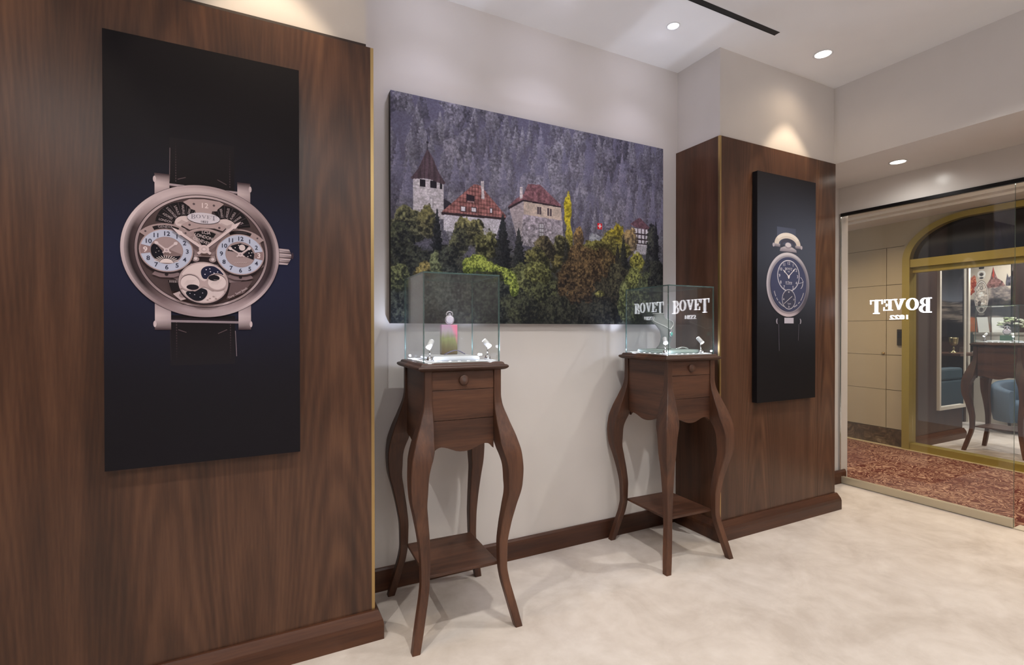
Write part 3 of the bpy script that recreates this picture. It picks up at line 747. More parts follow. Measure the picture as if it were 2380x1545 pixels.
def castle_picture():
    w, h = 1.925, 1.2405; A = w / h
    root = thing('landscape_picture', 'wide canvas photograph of a castle among autumn trees below a misty forest slope', 'picture', (1.58915, YW - .04, 2.0536))
    canvas_box(w, h, .04, root)
    P = Paint(720, 464, A); X, V = P.X, P.V; rng = random.Random(11)
    n = fbm(X * 6, V * 6, 4)[..., None]
    P.I[:] = hexa('#4a4858') * (1 - n) + hexa('#65637a') * n
    tr = [(rng.uniform(-.03, A + .03), rng.uniform(.38, 1.0)) for _ in range(430)]
    for x, v in sorted(tr, key=lambda q: -q[1]):
        g = .30 + .62 * float(fbm(np.array([x * 2.6]), np.array([v * 2.6 + 4]), 2)[0]) * 1.6 - .22 + rng.uniform(-.22, .34) - .16 * (x / A)
        c = np.clip(hexa('#3f3d4c') * (1 - g) + hexa('#94929f') * g, 0, 1); d = c * .58
        tx = lambda q: '#%02x%02x%02x' % tuple(int(255 * min(1, max(0, z))) for z in q)
        hh = rng.uniform(.09, .19)
        if rng.random() < .75: P.conifer(x, v - hh * .4, hh, hh * rng.uniform(.2, .3), tx(d), tx(np.clip(c * 1.18, 0, 1)), rng.random() * 50, .85, 1)
        else: P.crown(x, v, hh * .3, hh * .42, tx(d), tx(np.clip(c * 1.2, 0, 1)), rng.random() * 50, 60, .75)
    # tall pale trees that stand out
    for u, v, hh, g in ((.29, .66, .17, '#8d8b9c'), (.345, .6, .2, '#9997a8'), (.48, .72, .26, '#8b899a'), (.5, .62, .2, '#8f8d9e'), (.57, .75, .16, '#77758a'), (.05, .52, .2, '#8785a0'), (.02, .6, .2, '#83819a'), (.245, .62, .17, '#8b899c'), (.19, .6, .17, '#7f7d92'), (.81, .66, .27, '#8b879b'), (.84, .5, .26, '#8f8ba0'), (.89, .56, .25, '#77748c'), (.95, .52, .24, '#817e96'), (.72, .46, .16, '#66647a'), (.995, .52, .2, '#74728a'), (.66, .7, .2, '#6b697e'), (.75, .62, .2, '#6f6d82'), (.4, .56, .14, '#8e8ca0')):
        P.conifer(u * A, v, hh, hh * .22, '#56546a', g, u * 91, .85, 1)
    hz = np.clip(1 - np.abs(V - .66) / .34, 0, 1)[..., None] * (.1 + .28 * fbm(X * 3, V * 3, 3)[..., None]); P.I[:] = P.I * (1 - hz) + hexa('#7f7d8f') * hz
    # the distant keep
    stone = lambda X, V: .82 + .4 * fbm(X * 90, V * 120, 2) * (1 - .25 * (np.sin(V * 520) > .75))
    P.poly([(.145, .57), (.2, .53), (.2, .49), (.14, .5)], '#2d2a33')
    P.poly([(.0635, .64), (.1536, .64), (.1536, .47), (.0635, .47)], '#b3aeb6', lambda X, V: stone(X, V) * (1.04 - 1.3 * np.clip(X / A - .115, 0, 1)))
    for a, b in ((.083, .1), (.113, .133), (.143, .15)): P.poly([(a, .636), (b, .636), (b, .603), (a, .603)], '#25222a')
    P.poly([(.112, .56), (.123, .56), (.123, .515), (.112, .515)], '#8d8890'); P.poly([(.114, .557), (.121, .557), (.121, .518), (.114, .518)], '#c6c2ca')
    P.poly([(.1053, .775), (.122, .735), (.138, .68), (.16, .632), (.153, .626), (.105, .643), (.062, .632), (.056, .634), (.078, .68), (.094, .735)], '#4b3e46', lambda X, V: .75 + .6 * fbm(X * 160, V * 14, 2) - 1.6 * np.clip(X / A - .11, 0, 1))
    P.poly([(.1045, .83), (.1065, .83), (.1067, .77), (.1043, .77)], '#2d2a33'); P.poly([(.1025, .806), (.1085, .806), (.1085, .797), (.1025, .797)], '#2d2a33')
    # middle house
    P.poly([(.153, .5), (.34, .5), (.32, .40), (.153, .42)], '#b7b3c0', lambda X, V: .85 + .3 * fbm(X * 20, V * 20, 2))
    roof = lambda X, V: (.66 + .75 * fbm(X * 50, V * 70, 3)) * (1 - .22 * (np.sin(X * 420) > .5)) * (1 - .18 * (np.sin(V * 330) > .6))
    P.poly([(.2498, .648), (.27, .645), (.356, .517), (.354, .503), (.147, .497), (.15, .506)], '#8b5f5e', roof)
    P.poly([(.147, .502), (.355, .508), (.354, .497), (.147, .49)], '#33282e')
    P.poly([(.2253, .597), (.2517, .592), (.2517, .558), (.2253, .561)], '#2b232b'); P.poly([(.228, .568), (.25, .566), (.25, .559), (.228, .561)], '#8d6f70')
    P.poly([(.2715, .665), (.281, .668), (.2829, .582), (.274, .585)], '#b5aeb4', stone)
    for a, b, c in ((.2065, .223, .5258), (.24, .2575, .5277), (.301, .31, .5335)): P.poly([(a, c + .013), (b, c + .013), (b, c - .012), (a, c - .012)], '#3d3038'); P.poly([(a + .002, c + .01), (b - .002, c + .01), (b - .002, c - .009), (a + .002, c - .009)], '#cdcad6')
    # stone house
    P.poly([(.3677, .552), (.418, .597), (.5566, .597), (.566, .36), (.395, .39), (.39, .44)], '#b3a49a', lambda X, V: .86 + .28 * fbm(X * 40, V * 40, 2))
    P.poly([(.3677, .552), (.418, .597), (.42, .4), (.395, .41)], '#8d8590', stone, .75)
    P.poly([(.415, .535), (.562, .525), (.566, .36), (.41, .385)], '#8f8792', lambda X, V: .55 + .95 * fbm(X * 75, V * 85, 3))
    P.poly([(.4334, .686), (.4786, .69), (.556, .604), (.5566, .594), (.4152, .604), (.3649, .553), (.362, .56), (.39, .605), (.418, .632)], '#6d4d54', lambda X, V: (.6 + .9 * fbm(X * 90, V * 90, 3)))
    P.poly([(.362, .559), (.4152, .606), (.5566, .597), (.5566, .59), (.4152, .598), (.366, .55)], '#2f262c')
    P.poly([(.404, .665), (.4135, .667), (.414, .612), (.404, .607)], '#b9b1b5', stone)
    for u, v, ww, hh in ((.4705, .562, .0035, .018), (.478, .561, .0035, .018), (.507, .56, .0035, .019), (.518, .559, .0035, .019)): P.poly([(u - ww, v + hh), (u + ww, v + hh), (u + ww, v - hh), (u - ww, v - hh)], '#4b4148')
    P.poly([(.473, .502), (.492, .502), (.492, .432), (.473, .432)], '#5b535b'); P.poly([(.475, .498), (.49, .498), (.49, .437), (.475, .437)], '#a9a7ae')
    for q in (.455, .475): P.poly([(.475, q + .002), (.49, q + .002), (.49, q - .002), (.475, q - .002)], '#5b535b')
    P.poly([(.4815, .498), (.4835, .498), (.4835, .437), (.4815, .437)], '#5b535b')
    # half-timbered house
    P.poly([(.852, .53), (.934, .53), (.934, .44), (.852, .44)], '#c3bfca'); P.poly([(.855, .44), (.925, .44), (.925, .39), (.855, .39)], '#a19ca8')
    for q in (.862, .88, .897, .913, .93): P.poly([(q - .0022, .53), (q + .0022, .53), (q + .0022, .445), (q - .0022, .445)], '#3b3038')
    for q in (.5, .472, .447): P.poly([(.852, q + .0035), (.934, q + .0035), (.934, q - .0035), (.852, q - .0035)], '#3b3038')
    P.poly([(.885, .59), (.893, .588), (.938, .54), (.937, .528), (.87, .535), (.845, .55)], '#5b434d', lambda X, V: .7 + .7 * fbm(X * 90, V * 90, 2))
    # foreground: dark wood first
    base = np.clip((.36 - V + (fbm(X * 9, V * 9, 3) - .5) * .12) * 22, 0, 1)[..., None]; fn = fbm(X * 60, V * 60, 4)[..., None]; fb = fbm(X * 7, V * 7, 3)[..., None]
    P.I[:] = P.I * (1 - base) + base * (hexa('#23242a') * (1 - fn) + hexa('#4f5240') * fn) * (.5 + .95 * fb)
    C = lambda u, v, ru, rv, d, l, s, f=55, al=1, rag=1: P.crown(u * A, v, ru * A, rv, d, l, s, f, al, rag)
    K = lambda u, v0, hh, hw, d, l, s: P.conifer(u * A, v0, hh, hw * A, d, l, s, .95)
    C(.625, .45, .02, .06, '#4b3d30', '#9a7a4a', 1); C(.70, .44, .03, .04, '#6f7280', '#a5a8b2', 2)
    C(.583, .58, .016, .10, '#6b6420', '#c9b93c', 3, 75, 1, .7); C(.588, .45, .018, .085, '#55511f', '#b3a636', 4, 75, 1, .7)
    C(.05, .42, .055, .10, '#2b2d2b', '#86855c', 5); C(.105, .44, .03, .08, '#2d2e2a', '#7f7a50', 6); C(.02, .36, .05, .09, '#22242a', '#5b6147', 7)
    C(.235, .42, .05, .075, '#2b2c27', '#96915c', 8); C(.29, .37, .045, .08, '#26271f', '#8a8a4a', 9); C(.2, .36, .04, .07, '#26272a', '#6b6e4a', 10)
    C(.78, .46, .045, .09, '#4a4522', '#b5a53a', 11); C(.745, .43, .04, .07, '#3f3b22', '#9d9440', 12); C(.845, .46, .034, .085, '#4a4038', '#a88f62', 13); C(.81, .4, .04, .06, '#3f3c22', '#a39b3e', 14)
    C(.69, .38, .05, .07, '#37331f', '#8f8a3c', 15); C(.63, .34, .06, .09, '#33271f', '#8a6a3c', 16); C(.72, .3, .07, .1, '#30271f', '#7d6436', 17)
    C(.54, .34, .05, .07, '#28271d', '#7f7438', 18); C(.56, .4, .03, .05, '#2b2a20', '#8a8550', 19); C(.49, .37, .04, .07, '#2a2723', '#7d7048', 20)
    C(.46, .3, .05, .08, '#28281f', '#84803e', 21); C(.88, .34, .04, .06, '#3d3d1d', '#b5b03a', 22); C(.95, .45, .03, .1, '#22222a', '#4b4d46', 23)
    K(.134, .27, .25, .028, '#15171e', '#363a40', 3.3); K(.345, .2, .33, .05, '#14151d', '#363a3c', 8.1); K(.40, .27, .2, .035, '#191b22', '#3f4240', 5.7)
    K(.815, .3, .19, .026, '#1c1d22', '#44463c', 2.2); K(.965, .2, .40, .03, '#15151c', '#33343a', 6.4); K(.925, .22, .22, .032, '#1d1e24', '#474a44', 1.7); K(.575, .27, .16, .02, '#1c1d22', '#45463c', 4.4)
    K(.79, .2, .24, .03, '#1b1b20', '#3d3c34', 7.9)
    for u, v, ru, rv, d, l in ((.06, .27, .06, .09, '#1d1f26', '#45493c'), (.1, .22, .035, .055, '#3b3523', '#a08a44'), (.13, .26, .02, .06, '#2f3428', '#86905c'), (.17, .28, .03, .08, '#1f2126', '#4f5446'), (.44, .2, .08, .12, '#22241f', '#747a42'), (.5, .13, .07, .12, '#1c1e1e', '#585e38'), (.47, .25, .05, .05, '#30321f', '#8f9344'), (.63, .2, .09, .14, '#241d1b', '#6b5230'), (.68, .26, .08, .12, '#2b211a', '#765a34'), (.75, .15, .07, .13, '#1b1a1d', '#44402f'), (.8, .24, .05, .1, '#201f20', '#545038'), (.87, .22, .05, .1, '#2c2e1d', '#8b9040'), (.93, .15, .06, .14, '#22251f', '#5d6440'), (.86, .1, .05, .1, '#222420', '#6b7344'), (.97, .25, .04, .12, '#1a1b20', '#41433a'), (.55, .06, .08, .08, '#191a1d', '#3f4232'), (.7, .05, .1, .08, '#17181c', '#3a3a30'), (.05, .1, .07, .12, '#1d2026', '#4d5348'), (.02, .2, .04, .06, '#2b2f27', '#80864e'), (.17, .1, .09, .14, '#1c1f25', '#4b5148'), (.3, .1, .09, .13, '#1a1d22', '#464c40'), (.4, .07, .07, .1, '#1b1d20', '#4b5038'), (.71, .16, .02, .02, '#3b3a20', '#8f8a3c'), (.98, .08, .04, .1, '#191b1d', '#424634'), (.82, .13, .03, .12, '#2b2e20', '#7d8446')):
        C(u, v, ru, rv, d, l, u * 37 + v * 11, 62)
    for u, v, ru, rv in ((.24, .275, .03, .03), (.262, .285, .034, .035), (.29, .27, .036, .033), (.315, .255, .03, .03), (.345, .24, .03, .032), (.37, .215, .024, .035), (.385, .17, .018, .035), (.235, .25, .022, .025)):
        C(u, v, ru, rv, '#3f4d1c', '#b3c440', u * 71, 85, 1, 1.2)
    C(.3, .22, .06, .03, '#1f2420', '#4a522c', 77)
    P.poly([(.7035, .535), (.7225, .535), (.7225, .503), (.7035, .503)], '#c0242c')
    P.poly([(.711, .53), (.715, .53), (.715, .508), (.711, .508)], '#f0ecf0'); P.poly([(.7065, .5215), (.7195, .5215), (.7195, .5165), (.7065, .5165)], '#f0ecf0'); P.poly([(.7228, .54), (.7238, .54), (.7238, .48), (.7228, .48)], '#8f8d96')
    fg = np.clip((.52 - P.V) * 9, 0, 1)[..., None]; g = P.I.mean(2, keepdims=True)
    sat = 1 - .30 * fg; I = g + (P.I - g) * sat; I = I * (1 - .12 * fg)
    fine = (fbm(P.X * 190, P.V * 190, 3) - .5)[..., None]; P.I[:] = np.clip(I * (1 + fine * (.75 * fg + .35 * (1 - fg))), 0, 1)
    P.mesh('printed_picture', w, h, M['print'], root, (0, 0, 0), 1.3)
castle_picture()
# ------------------------------------------------------------------ display tables
def interp(t, xs, ys): return float(np.interp(t, xs, ys))
def smooth(xs, ys):
    """monotone cubic through the points"""
    xs = np.array(xs, float); ys = np.array(ys, float); h = np.diff(xs); d = np.diff(ys) / h; m = np.zeros(len(xs))
    m[1:-1] = np.where(d[:-1] * d[1:] > 0, 2 * d[:-1] * d[1:] / (d[:-1] + d[1:] + 1e-12), 0); m[0], m[-1] = d[0], d[-1]
    def f(x):
        i = int(np.clip(np.searchsorted(xs, x) - 1, 0, len(h) - 1)); t = (x - xs[i]) / h[i]
        return float((1 + 2 * t) * (1 - t) ** 2 * ys[i] + t * (1 - t) ** 2 * h[i] * m[i] + t * t * (3 - 2 * t) * ys[i + 1] + t * t * (t - 1) * h[i] * m[i + 1])
    return f
LA = smooth([0, .0739, .1374, .2197, .2763, .373, .4719, .5616, .6704, .7424, .8132, .8876, .9711, 1.0559, 1.094, 1.212], [.263, .2478, .2335, .2155, .2090, .2105, .2229, .241, .2639, .2675, .2625, .2448, .2161, .1907, .187, .187])
LW = smooth([0, .09, .1827, .2487, .3158, .4134, .5122, .611, .6887, .7654, .80, .836, .86, .8876, .93, .9711, 1.015, 1.0559, 1.1, 1.212], [.036, .039, .039, .0387, .0406, .0453, .0518, .0611, .073, .080, .086, .093, .0935, .088, .0765, .065, .051, .040, .0365, .036])
DY = .018
def leg_mesh(sx, sy):
    b = MB(); loops = []; c = .003
    for i in range(121):
        z = 1.212 * i / 120; a = LA(z); w = LW(z); x0, x1 = a - w, a; y0, y1 = a + DY - w, a + DY
        pts = [(x0 + c, y0), (x1 - c, y0), (x1, y0 + c), (x1, y1 - c), (x1 - c, y1), (x0 + c, y1), (x0, y1 - c), (x0, y0 + c)]
        loops.append([(sx * x, sy * y, z) for x, y in pts])
    b.loft(loops, 0, False)
    return b
def wave(t):
    return interp(abs(t), [0, .12, .25, .38, .5, .62, .72, .8, .87, .94, 1], [.835, .8358, .840, .8475, .855, .8605, .8632, .861, .856, .847, .836])
def rect_loop(hx, hy, z): return [(-hx, -hy, z), (hx, -hy, z), (hx, hy, z), (-hx, hy, z)]
def make_table(label):
    t = thing('display_table', label, 'table', (0, 0, 0), 0, 'carved walnut display tables')
    b = MB(); b.loft([rect_loop(.196, .206, 1.209), rect_loop(.205, .213, 1.2115), rect_loop(.212, .2195, 1.2155), rect_loop(.2175, .2245, 1.2205), rect_loop(.2188, .2258, 1.2255), rect_loop(.2165, .2235, 1.2305), rect_loop(.210, .2175, 1.2335), rect_loop(.2035, .211, 1.2345), rect_loop(.2015, .2092, 1.2375), rect_loop(.1995, .2072, 1.2425), rect_loop(.1955, .2035, 1.2455), rect_loop(.192, .2, 1.2462)])
    b.build('table_top', M['wood_h'], t)
    for sx in (-1, 1):
        for sy in (-1, 1): leg_mesh(sx, sy).build('leg', M['wood_v'], t)
    yf, yb = -.1965, .1965
    for i, (z0, z1) in enumerate(((1.1225, 1.208), (.9845, 1.1205))):
        d = MB().box(-.1505, .1505, yf, yf + .018, z0, z1).build('drawer', M['wood_h'], t, bevel=.0012)
        if i == 0:
            k = MB(); k.lathe([(.0, .0125), (.0195, .0124), (.0225, .0112), (.0235, .0085), (.0233, .004), (.022, .002), (.021, 0)], c=(0, yf, 1.166), axis=(0, -1, 0), n=28); k.build('knob', M['wood_v'], d)
    def apron(name, front, m):
        n = 48; lo = []; hi = []
        half = .1505 if front else .165
        ztop = .9825 if front else 1.208
        b = MB()
        ts = [-1 + 2 * i / n for i in range(n + 1)]
        if front: y0, y1 = (front == 1 and (yf, yf + .018)) or (yb - .018, yb)
        poly = [(half * q, wave(q)) for q in ts] + [(half, ztop), (-half, ztop)]
        if front: b.prism(poly, y0, y1, 'y')
        return b, poly
    b, _ = apron('d', 1, None); b.build('drawer', M['wood_h'], t)
    half = .1505; ts = [-1 + i / 24 for i in range(49)]
    b = MB().prism([(half * q, wave(q)) for q in ts] + [(half, 1.208), (-half, 1.208)], yb - .018, yb, 'y'); b.build('back_panel', M['wood_h'], t)
    for sx in (-1, 1):
        b = MB().prism([(.166 * q, wave(q) if abs(q) < .8 else .859 + .06 * (abs(q) - .8)) for q in ts] + [(.166, 1.208), (-.166, 1.208)], sx * .171 - .008, sx * .171 + .008, 'x'); b.build('side_panel', M['wood_y'], t)
    b = MB().box(-.148, .148, yf + .02, yf + .03, .986, 1.208); b.build('drawer_divider', M['black'], t)
    b = MB().box(-.176, .176, -.19, .19, .272, .287); b.build('shelf', M['wood_h'], t, bevel=.003)
    return t
TB = [((.8508, 2.3511, 0), -.0326, 'walnut display table on the left, carrying the glass case with a pocket watch'),
      ((2.3264, 2.3743, 0), -.039, 'walnut cabriole-legged display table beside the right pier, carrying the necklace case'),
      ((7.5, 2.48, 0), -.02, 'walnut display table in the shop across the corridor, seen through the glass')]
tab = make_table(TB[0][2]); tab.location = TB[0][0]; tab.rotation_euler.z = TB[0][1]
for p, r, l in TB[1:]: dup(tab, p, r, l)

# ------------------------------------------------------------------ glass cases
GZ0, GZ1, TH = 1.2464, 1.6615, .006
def pane(name, b0, par):
    x0, x1, y0, y1, z0, z1 = b0; dims = (x1 - x0, y1 - y0, z1 - z0); ax = dims.index(min(dims))
    b = MB().box(*b0)
    # faces order: bottom, top, front(-y), back, left, right ; thin edges take the green edge
    fa = [2, 2, 1, 1, 0, 0]
    for i in range(6): b.m[i] = 0 if fa[i] == ax else 1
    return b.build(name, [M['glass_case'], M['edge']], par)
def make_case(label, gx=.187, gy=.19):
    t = thing('glass_display_case', label, 'display case', (0, 0, 0), 0, 'glass display cases on the tables')
    g = .0004; T = TH
    pane('front_pane', (-gx, gx, -gy, -gy + T, GZ0, GZ1 - T - g), t)
    pane('back_pane', (-gx, gx, gy - T, gy, GZ0, GZ1 - T - g), t)
    pane('side_pane', (-gx, -gx + T, -gy + T + g, gy - T - g, GZ0, GZ1 - T - g), t)
    pane('side_pane', (gx - T, gx, -gy + T + g, gy - T - g, GZ0, GZ1 - T - g), t)
    pane('top_pane', (-gx, gx, -gy, gy, GZ1 - T, GZ1), t)
    b = MB().box(-gx + .009, gx - .009, -gy + .009, gy - .009, GZ0, GZ0 + .005); bp = b.build('base_plate', M['white'], t)
    k = [(-.10 + .045 * i, -gy + .022) for i in range(6)] + [(-gx + .022, -.11 + .05 * i) for i in range(5)]
    for x, y in k:
        MB().lathe([(.006, 0), (.0055, .0012), (.001, .0016)], c=(x, y, GZ0 + .005), n=14).build('led', M['led'], bp)
    return t
C1 = make_case('tall clear glass case on the left display table, holding an upright pocket watch', .187, .187)
C1.location = TB[0][0]; C1.rotation_euler.z = TB[0][1]
C2 = make_case('clear glass case on the right display table, holding a grey necklace bust', .179, .203)
C2.location = TB[1][0]; C2.rotation_euler.z = TB[1][1]
C3 = dup(C1, TB[2][0], TB[2][1], 'glass case on the table in the shop across the corridor')
def world(k, x, y, z=0):
    (cx, cy, _), r, _l = TB[k]; return (cx + x * cos(r) - y * sin(r), cy + x * sin(r) + y * cos(r), z)
ZB = GZ0 + .0052
def spot(k, x, y, aim, label, s=1.0):
    t = thing('case_spotlight', label, 'spotlight', world(k, x, y, ZB), aim + TB[k][1], 'little spotlights inside the glass cases')
    b = MB().lathe([(.0155, 0), (.0155, .010), (.0145, .0115), (.0125, .0125), (.0125, .02), (.0115, .021)], n=24); b.build('base', M['chrome'], t)
    b = MB().lathe([(.0035, .02), (.0035, .066)], n=12); b.build('stem', M['chrome'], t)
    hd = MB(); hd.tube([(-.012, 0, .064), (.018, 0, .094)], .0125, 16); o = hd.build('lamp_head', M['white'], t)
    e = MB(); e.tube([(.0182, 0, .0942), (.0192, 0, .0952)], .0105, 16); e.build('lens', M['led'], o)
    e = MB(); e.tube([(-.0122, 0, .0638), (-.0132, 0, .0628)], .0105, 16); e.build('rear_lens', M['led'], o)
    return t
spot(0, -.141, -.128, radians(40), 'small white swivel spotlight in the left corner of the pocket watch case')
spot(0, .151, -.121, radians(140), 'small white swivel spotlight in the right corner of the pocket watch case')
spot(1, -.145, -.135, radians(60), 'small white swivel spotlight at the near corner of the necklace case')
spot(1, .118, -.155, radians(105), 'small white swivel spotlight in the right corner of the necklace case')
spot(2, -.13, .12, radians(-30), 'small spotlight at the left end of the case across the corridor')
spot(2, -.13, -.12, radians(30), 'small spotlight at the right end of the case across the corridor')
def pad(k, x0, x1, y0, y1, m, label, h=.022):
    b = MB()
    def lp(d, z): return [world(k, x, y, z) for x, y in ((x0 + d, y0 + d), (x1 - d, y0 + d), (x1 - d, y1 - d), (x0 + d, y1 - d))]
    b.loft([lp(.005, ZB), lp(.0, ZB + .006), lp(0, ZB + h - .008), lp(.006, ZB + h - .001), lp(.012, ZB + h)])
    return tag(b.build('display_pad', m, bevel=.003), label, 'display pad', 'padded trays in the glass cases')
M['padw'] = mat('pale_leatherette', '#d3d6da', .5); M['padg'] = mat('grey_green_leatherette', '#9fb0aa', .55)
pad(0, -.125, .105, -.135, .10, M['padw'], 'pale padded tray under the pocket watch stand in the left case')
pad(1, -.14, .125, -.15, .13, M['padg'], 'grey green padded tray under the necklace bust')
pad(2, -.10, .10, -.13, .13, M['padw'], 'white padded tray in the case across the corridor', .016)
ZP = ZB + .0222
# stand and pocket watch
def stand():
    m = mat('printed_flower_panel', '#8f8a78', .45); t = NT(m)
    co = t.n('ShaderNodeTexCoord').outputs['Object']; sp = t.n('ShaderNodeSeparateXYZ'); t.l(co, sp.inputs[0])
    zz = t.math('MULTIPLY', sp.outputs[2], 6.7); n = t.noise(t.mapping(co, (40, 40, 9)), 1.0, 3)
    f = t.math('ADD', zz, t.math('MULTIPLY', t.math('SUBTRACT', n, .5), .35))
    c1 = t.ramp(f, [(0, '#6f5e48'), (.3, '#7f7a58'), (.55, '#9aa070'), (.78, '#b9a9b4'), (1, '#cf9fc4')])
    px = t.ramp(t.math('ADD', t.math('MULTIPLY', sp.outputs[0], 16), t.math('SUBTRACT', f, .3)), [(.68, (0, 0, 0)), (1.0, (1, 1, 1))])
    mx = t.n('ShaderNodeMix', data_type='RGBA'); t.l(px, mx.inputs[0]); t.l(c1, mx.inputs[6]); mx.inputs[7].default_value = (*lin('#f08aa8'), 1)
    t.l(mx.outputs[2], t.b.inputs['Base Color'])
    b = MB().box(-.041, .041, -.022, .022, 0, .150); o = b.build('watch_stand', m, bevel=.003)
    o.location = world(0, .006, .045, ZP); o.rotation_euler.z = TB[0][1] - .1
    tag(o, 'upright block with a pink and green flower print under the pocket watch', 'display stand')
stand()
M['pearl'] = mat('pearly_dial', '#e6def0', .25); M['pearlrim'] = mat('white_gold_rim', '#dcd8e2', .2, .7)
def pocket_watch(loc, rz, label, s=1.0):
    t = thing('pocket_watch', label, 'watch', loc, rz)
    b = MB().lathe([(.021 * s, -.006 * s), (.0235 * s, -.004 * s), (.0245 * s, 0), (.0235 * s, .004 * s), (.0205 * s, .0058 * s)], c=(0, 0, .0246 * s), axis=(0, -1, 0), n=36); b.build('watch_case', M['pearlrim'], t)
    b = MB().lathe([(.0203 * s, .0059 * s), (.015 * s, .0072 * s), (.006 * s, .0078 * s)], c=(0, 0, .0246 * s), axis=(0, -1, 0), n=36); b.build('dial', M['pearl'], t)
    b = MB().lathe([(.007 * s, 0), (.0085 * s, .003 * s), (.0075 * s, .008 * s), (.004 * s, .0095 * s)], c=(0, 0, .0478 * s), n=20); b.build('crown', M['pearlrim'], t)
    b = MB().tube([(.0155 * s * cos(a), 0, .0535 * s + .0125 * s * sin(a)) for a in [radians(-30 + 12 * i) for i in range(21)]], .0034 * s, 10); b.build('bow', M['pearlrim'], t)
    return t
pocket_watch(world(0, .006, .03, ZP + .1502), TB[0][1] - .15, 'pearly pocket watch standing on the flower-printed block in the left case')
b = MB()
pts = [world(0, -.04 + .011 * i, -.03 - .012 * sin(i * .5), ZP + .003 + .02 * sin(pi * i / 10)) for i in range(11)]
l = []
for p in pts: l.append([(p[0], p[1] - .009, p[2] - .0015), (p[0], p[1] + .009, p[2] - .0015), (p[0], p[1] + .009, p[2] + .0015), (p[0], p[1] - .009, p[2] + .0015)])
b.loft(l, 0, True); o = b.build('watch_strap', mat('violet_grey_leather', '#7a7693', .5)); tag(o, 'arched violet grey leather strap lying before the flower-printed block', 'watch strap')
# necklace bust
def bust():
    ang = TB[1][1] + .22
    o = thing('necklace_bust', 'grey velvet necklace bust in the right glass case', 'bust', world(1, .005, .045, ZP), ang)
    b = MB(); L = []
    prof = [(0, .056, .041, .0), (.006, .0555, .040, .0), (.012, .052, .037, .0), (.022, .044, .029, -.003), (.05, .045, .024, -.014), (.085, .056, .023, -.024), (.12, .074, .023, -.025), (.15, .092, .024, -.012), (.168, .101, .025, .003), (.180, .102, .026, .014), (.188, .09, .028, .023), (.195, .066, .029, .030), (.203, .047, .030, .036), (.216, .041, .029, .040), (.232, .040, .029, .042)]
    prof = [(z * .985, q, r, o_) for z, q, r, o_ in prof]
    for z, rx, ry, off in prof: L.append([(rx * cos(2 * pi * i / 32), off + ry * sin(2 * pi * i / 32), z) for i in range(32)])
    b.loft(L, 0, True); b.build('bust_body', M['bust'], o)
    n = MB(); n.tube([(.0405 * cos(a), .042 + .0295 * sin(a), .2285) for a in [2 * pi * i / 28 for i in range(29)]], .0028, 8); n.build('neck_rim', M['bustrim'], o)
    t = thing('pendant_necklace', 'pale cord necklace with a green pendant watch hung on the grey bust', 'necklace', world(1, .005, .045, ZP), ang)
    def surf(z, a):
        zs = [q[0] for q in prof]; rx = interp(z, zs, [q[1] for q in prof]); ry = interp(z, zs, [q[2] for q in prof]); of = interp(z, zs, [q[3] for q in prof])
        return (rx * 1.03 * cos(a), of + ry * 1.08 * sin(a) - .0012, z)
    for s in (-1, 1):
        pts = [surf(.125 + .083 * q ** 1.1, radians(-90 + s * 110 * q ** 1.1)) for q in [i / 14 for i in range(15)]]
        c = MB(); c.tube(pts, .0026, 8); c.build('cord', M['cord'], t)
    yz = surf(.095, radians(-90))
    w = MB(); w.lathe([(.0135, -.003), (.0165, -.001), (.0165, .003), (.0135, .005)], c=(0, yz[1] - .003, .095), axis=(0, -1, 0), n=30); w.build('pendant_case', M['pearlrim'], t)
    w = MB(); w.lathe([(.0132, .0051), (.004, .0062)], c=(0, yz[1] - .003, .095), axis=(0, -1, 0), n=30); w.build('pendant_dial', M['jade'], t)
    w = MB(); w.tube([(.007 * cos(a), yz[1] - .004, .119 + .007 * sin(a)) for a in [2 * pi * i / 20 for i in range(21)]], .0028, 8); w.build('bail', M['pearlrim'], t)
M['bust'] = mat('grey_velvet', '#8f9494', .8); M['bustrim'] = mat('pale_bust_rim', '#c9cdcd', .5); M['cord'] = mat('white_cord', '#dfe3e1', .6); M['jade'] = mat('jade_dial', '#7fd8cc', .3)
bust()
b = MB()
pts = [(-.03 + .007 * i, -.065 - .002 * i, .004 + .009 * sin(pi * i / 9)) for i in range(10)]
b.loft([[world(1, x + .045, y - .011, ZP + z - .001), world(1, x + .045, y + .007, ZP + z - .001), world(1, x + .045, y + .007, ZP + z + .0025), world(1, x + .045, y - .011, ZP + z + .0025)] for x, y, z in pts], 0, True)
tag(b.build('watch_strap', mat('white_leather', '#e6e8e8', .4)), 'short white strap lying on the grey green tray in the right case', 'watch strap')

# ------------------------------------------------------------------ the glass entrance and its lit sign
def window(n, y0, y1, z0, z1, rail=True):
    t = tag(bpy.data.objects.new(f'window_{n}', None), kind='structure'); COL.objects.link(t); t.location = (XG, 0, 0)
    b = MB().box(-.006, .006, y0, y1, z0, z1)
    fa = [2, 2, 1, 1, 0, 0]
    for i in range(6): b.m[i] = 0 if fa[i] == 0 else 1
    b.build('pane', [M['glass'], M['edge']], t)
    if rail:
        MB().box(-.017, -.0065, y0, y1, .004, .064).build('bottom_rail', M['rail'], t, bevel=.002)
        MB().box(.0065, .017, y0, y1, .004, .064).build('bottom_rail', M['rail'], t, bevel=.002)
    return t
window(1, 1.506, YW - .02, .006, 2.424); window(2, -1.19, .35, .006, 2.424)
b = MB().box(XG - .014, XG + .014, -1.2, YW - .022, 2.418, 2.4457); struct('trim_4', b, M['blackmetal'])
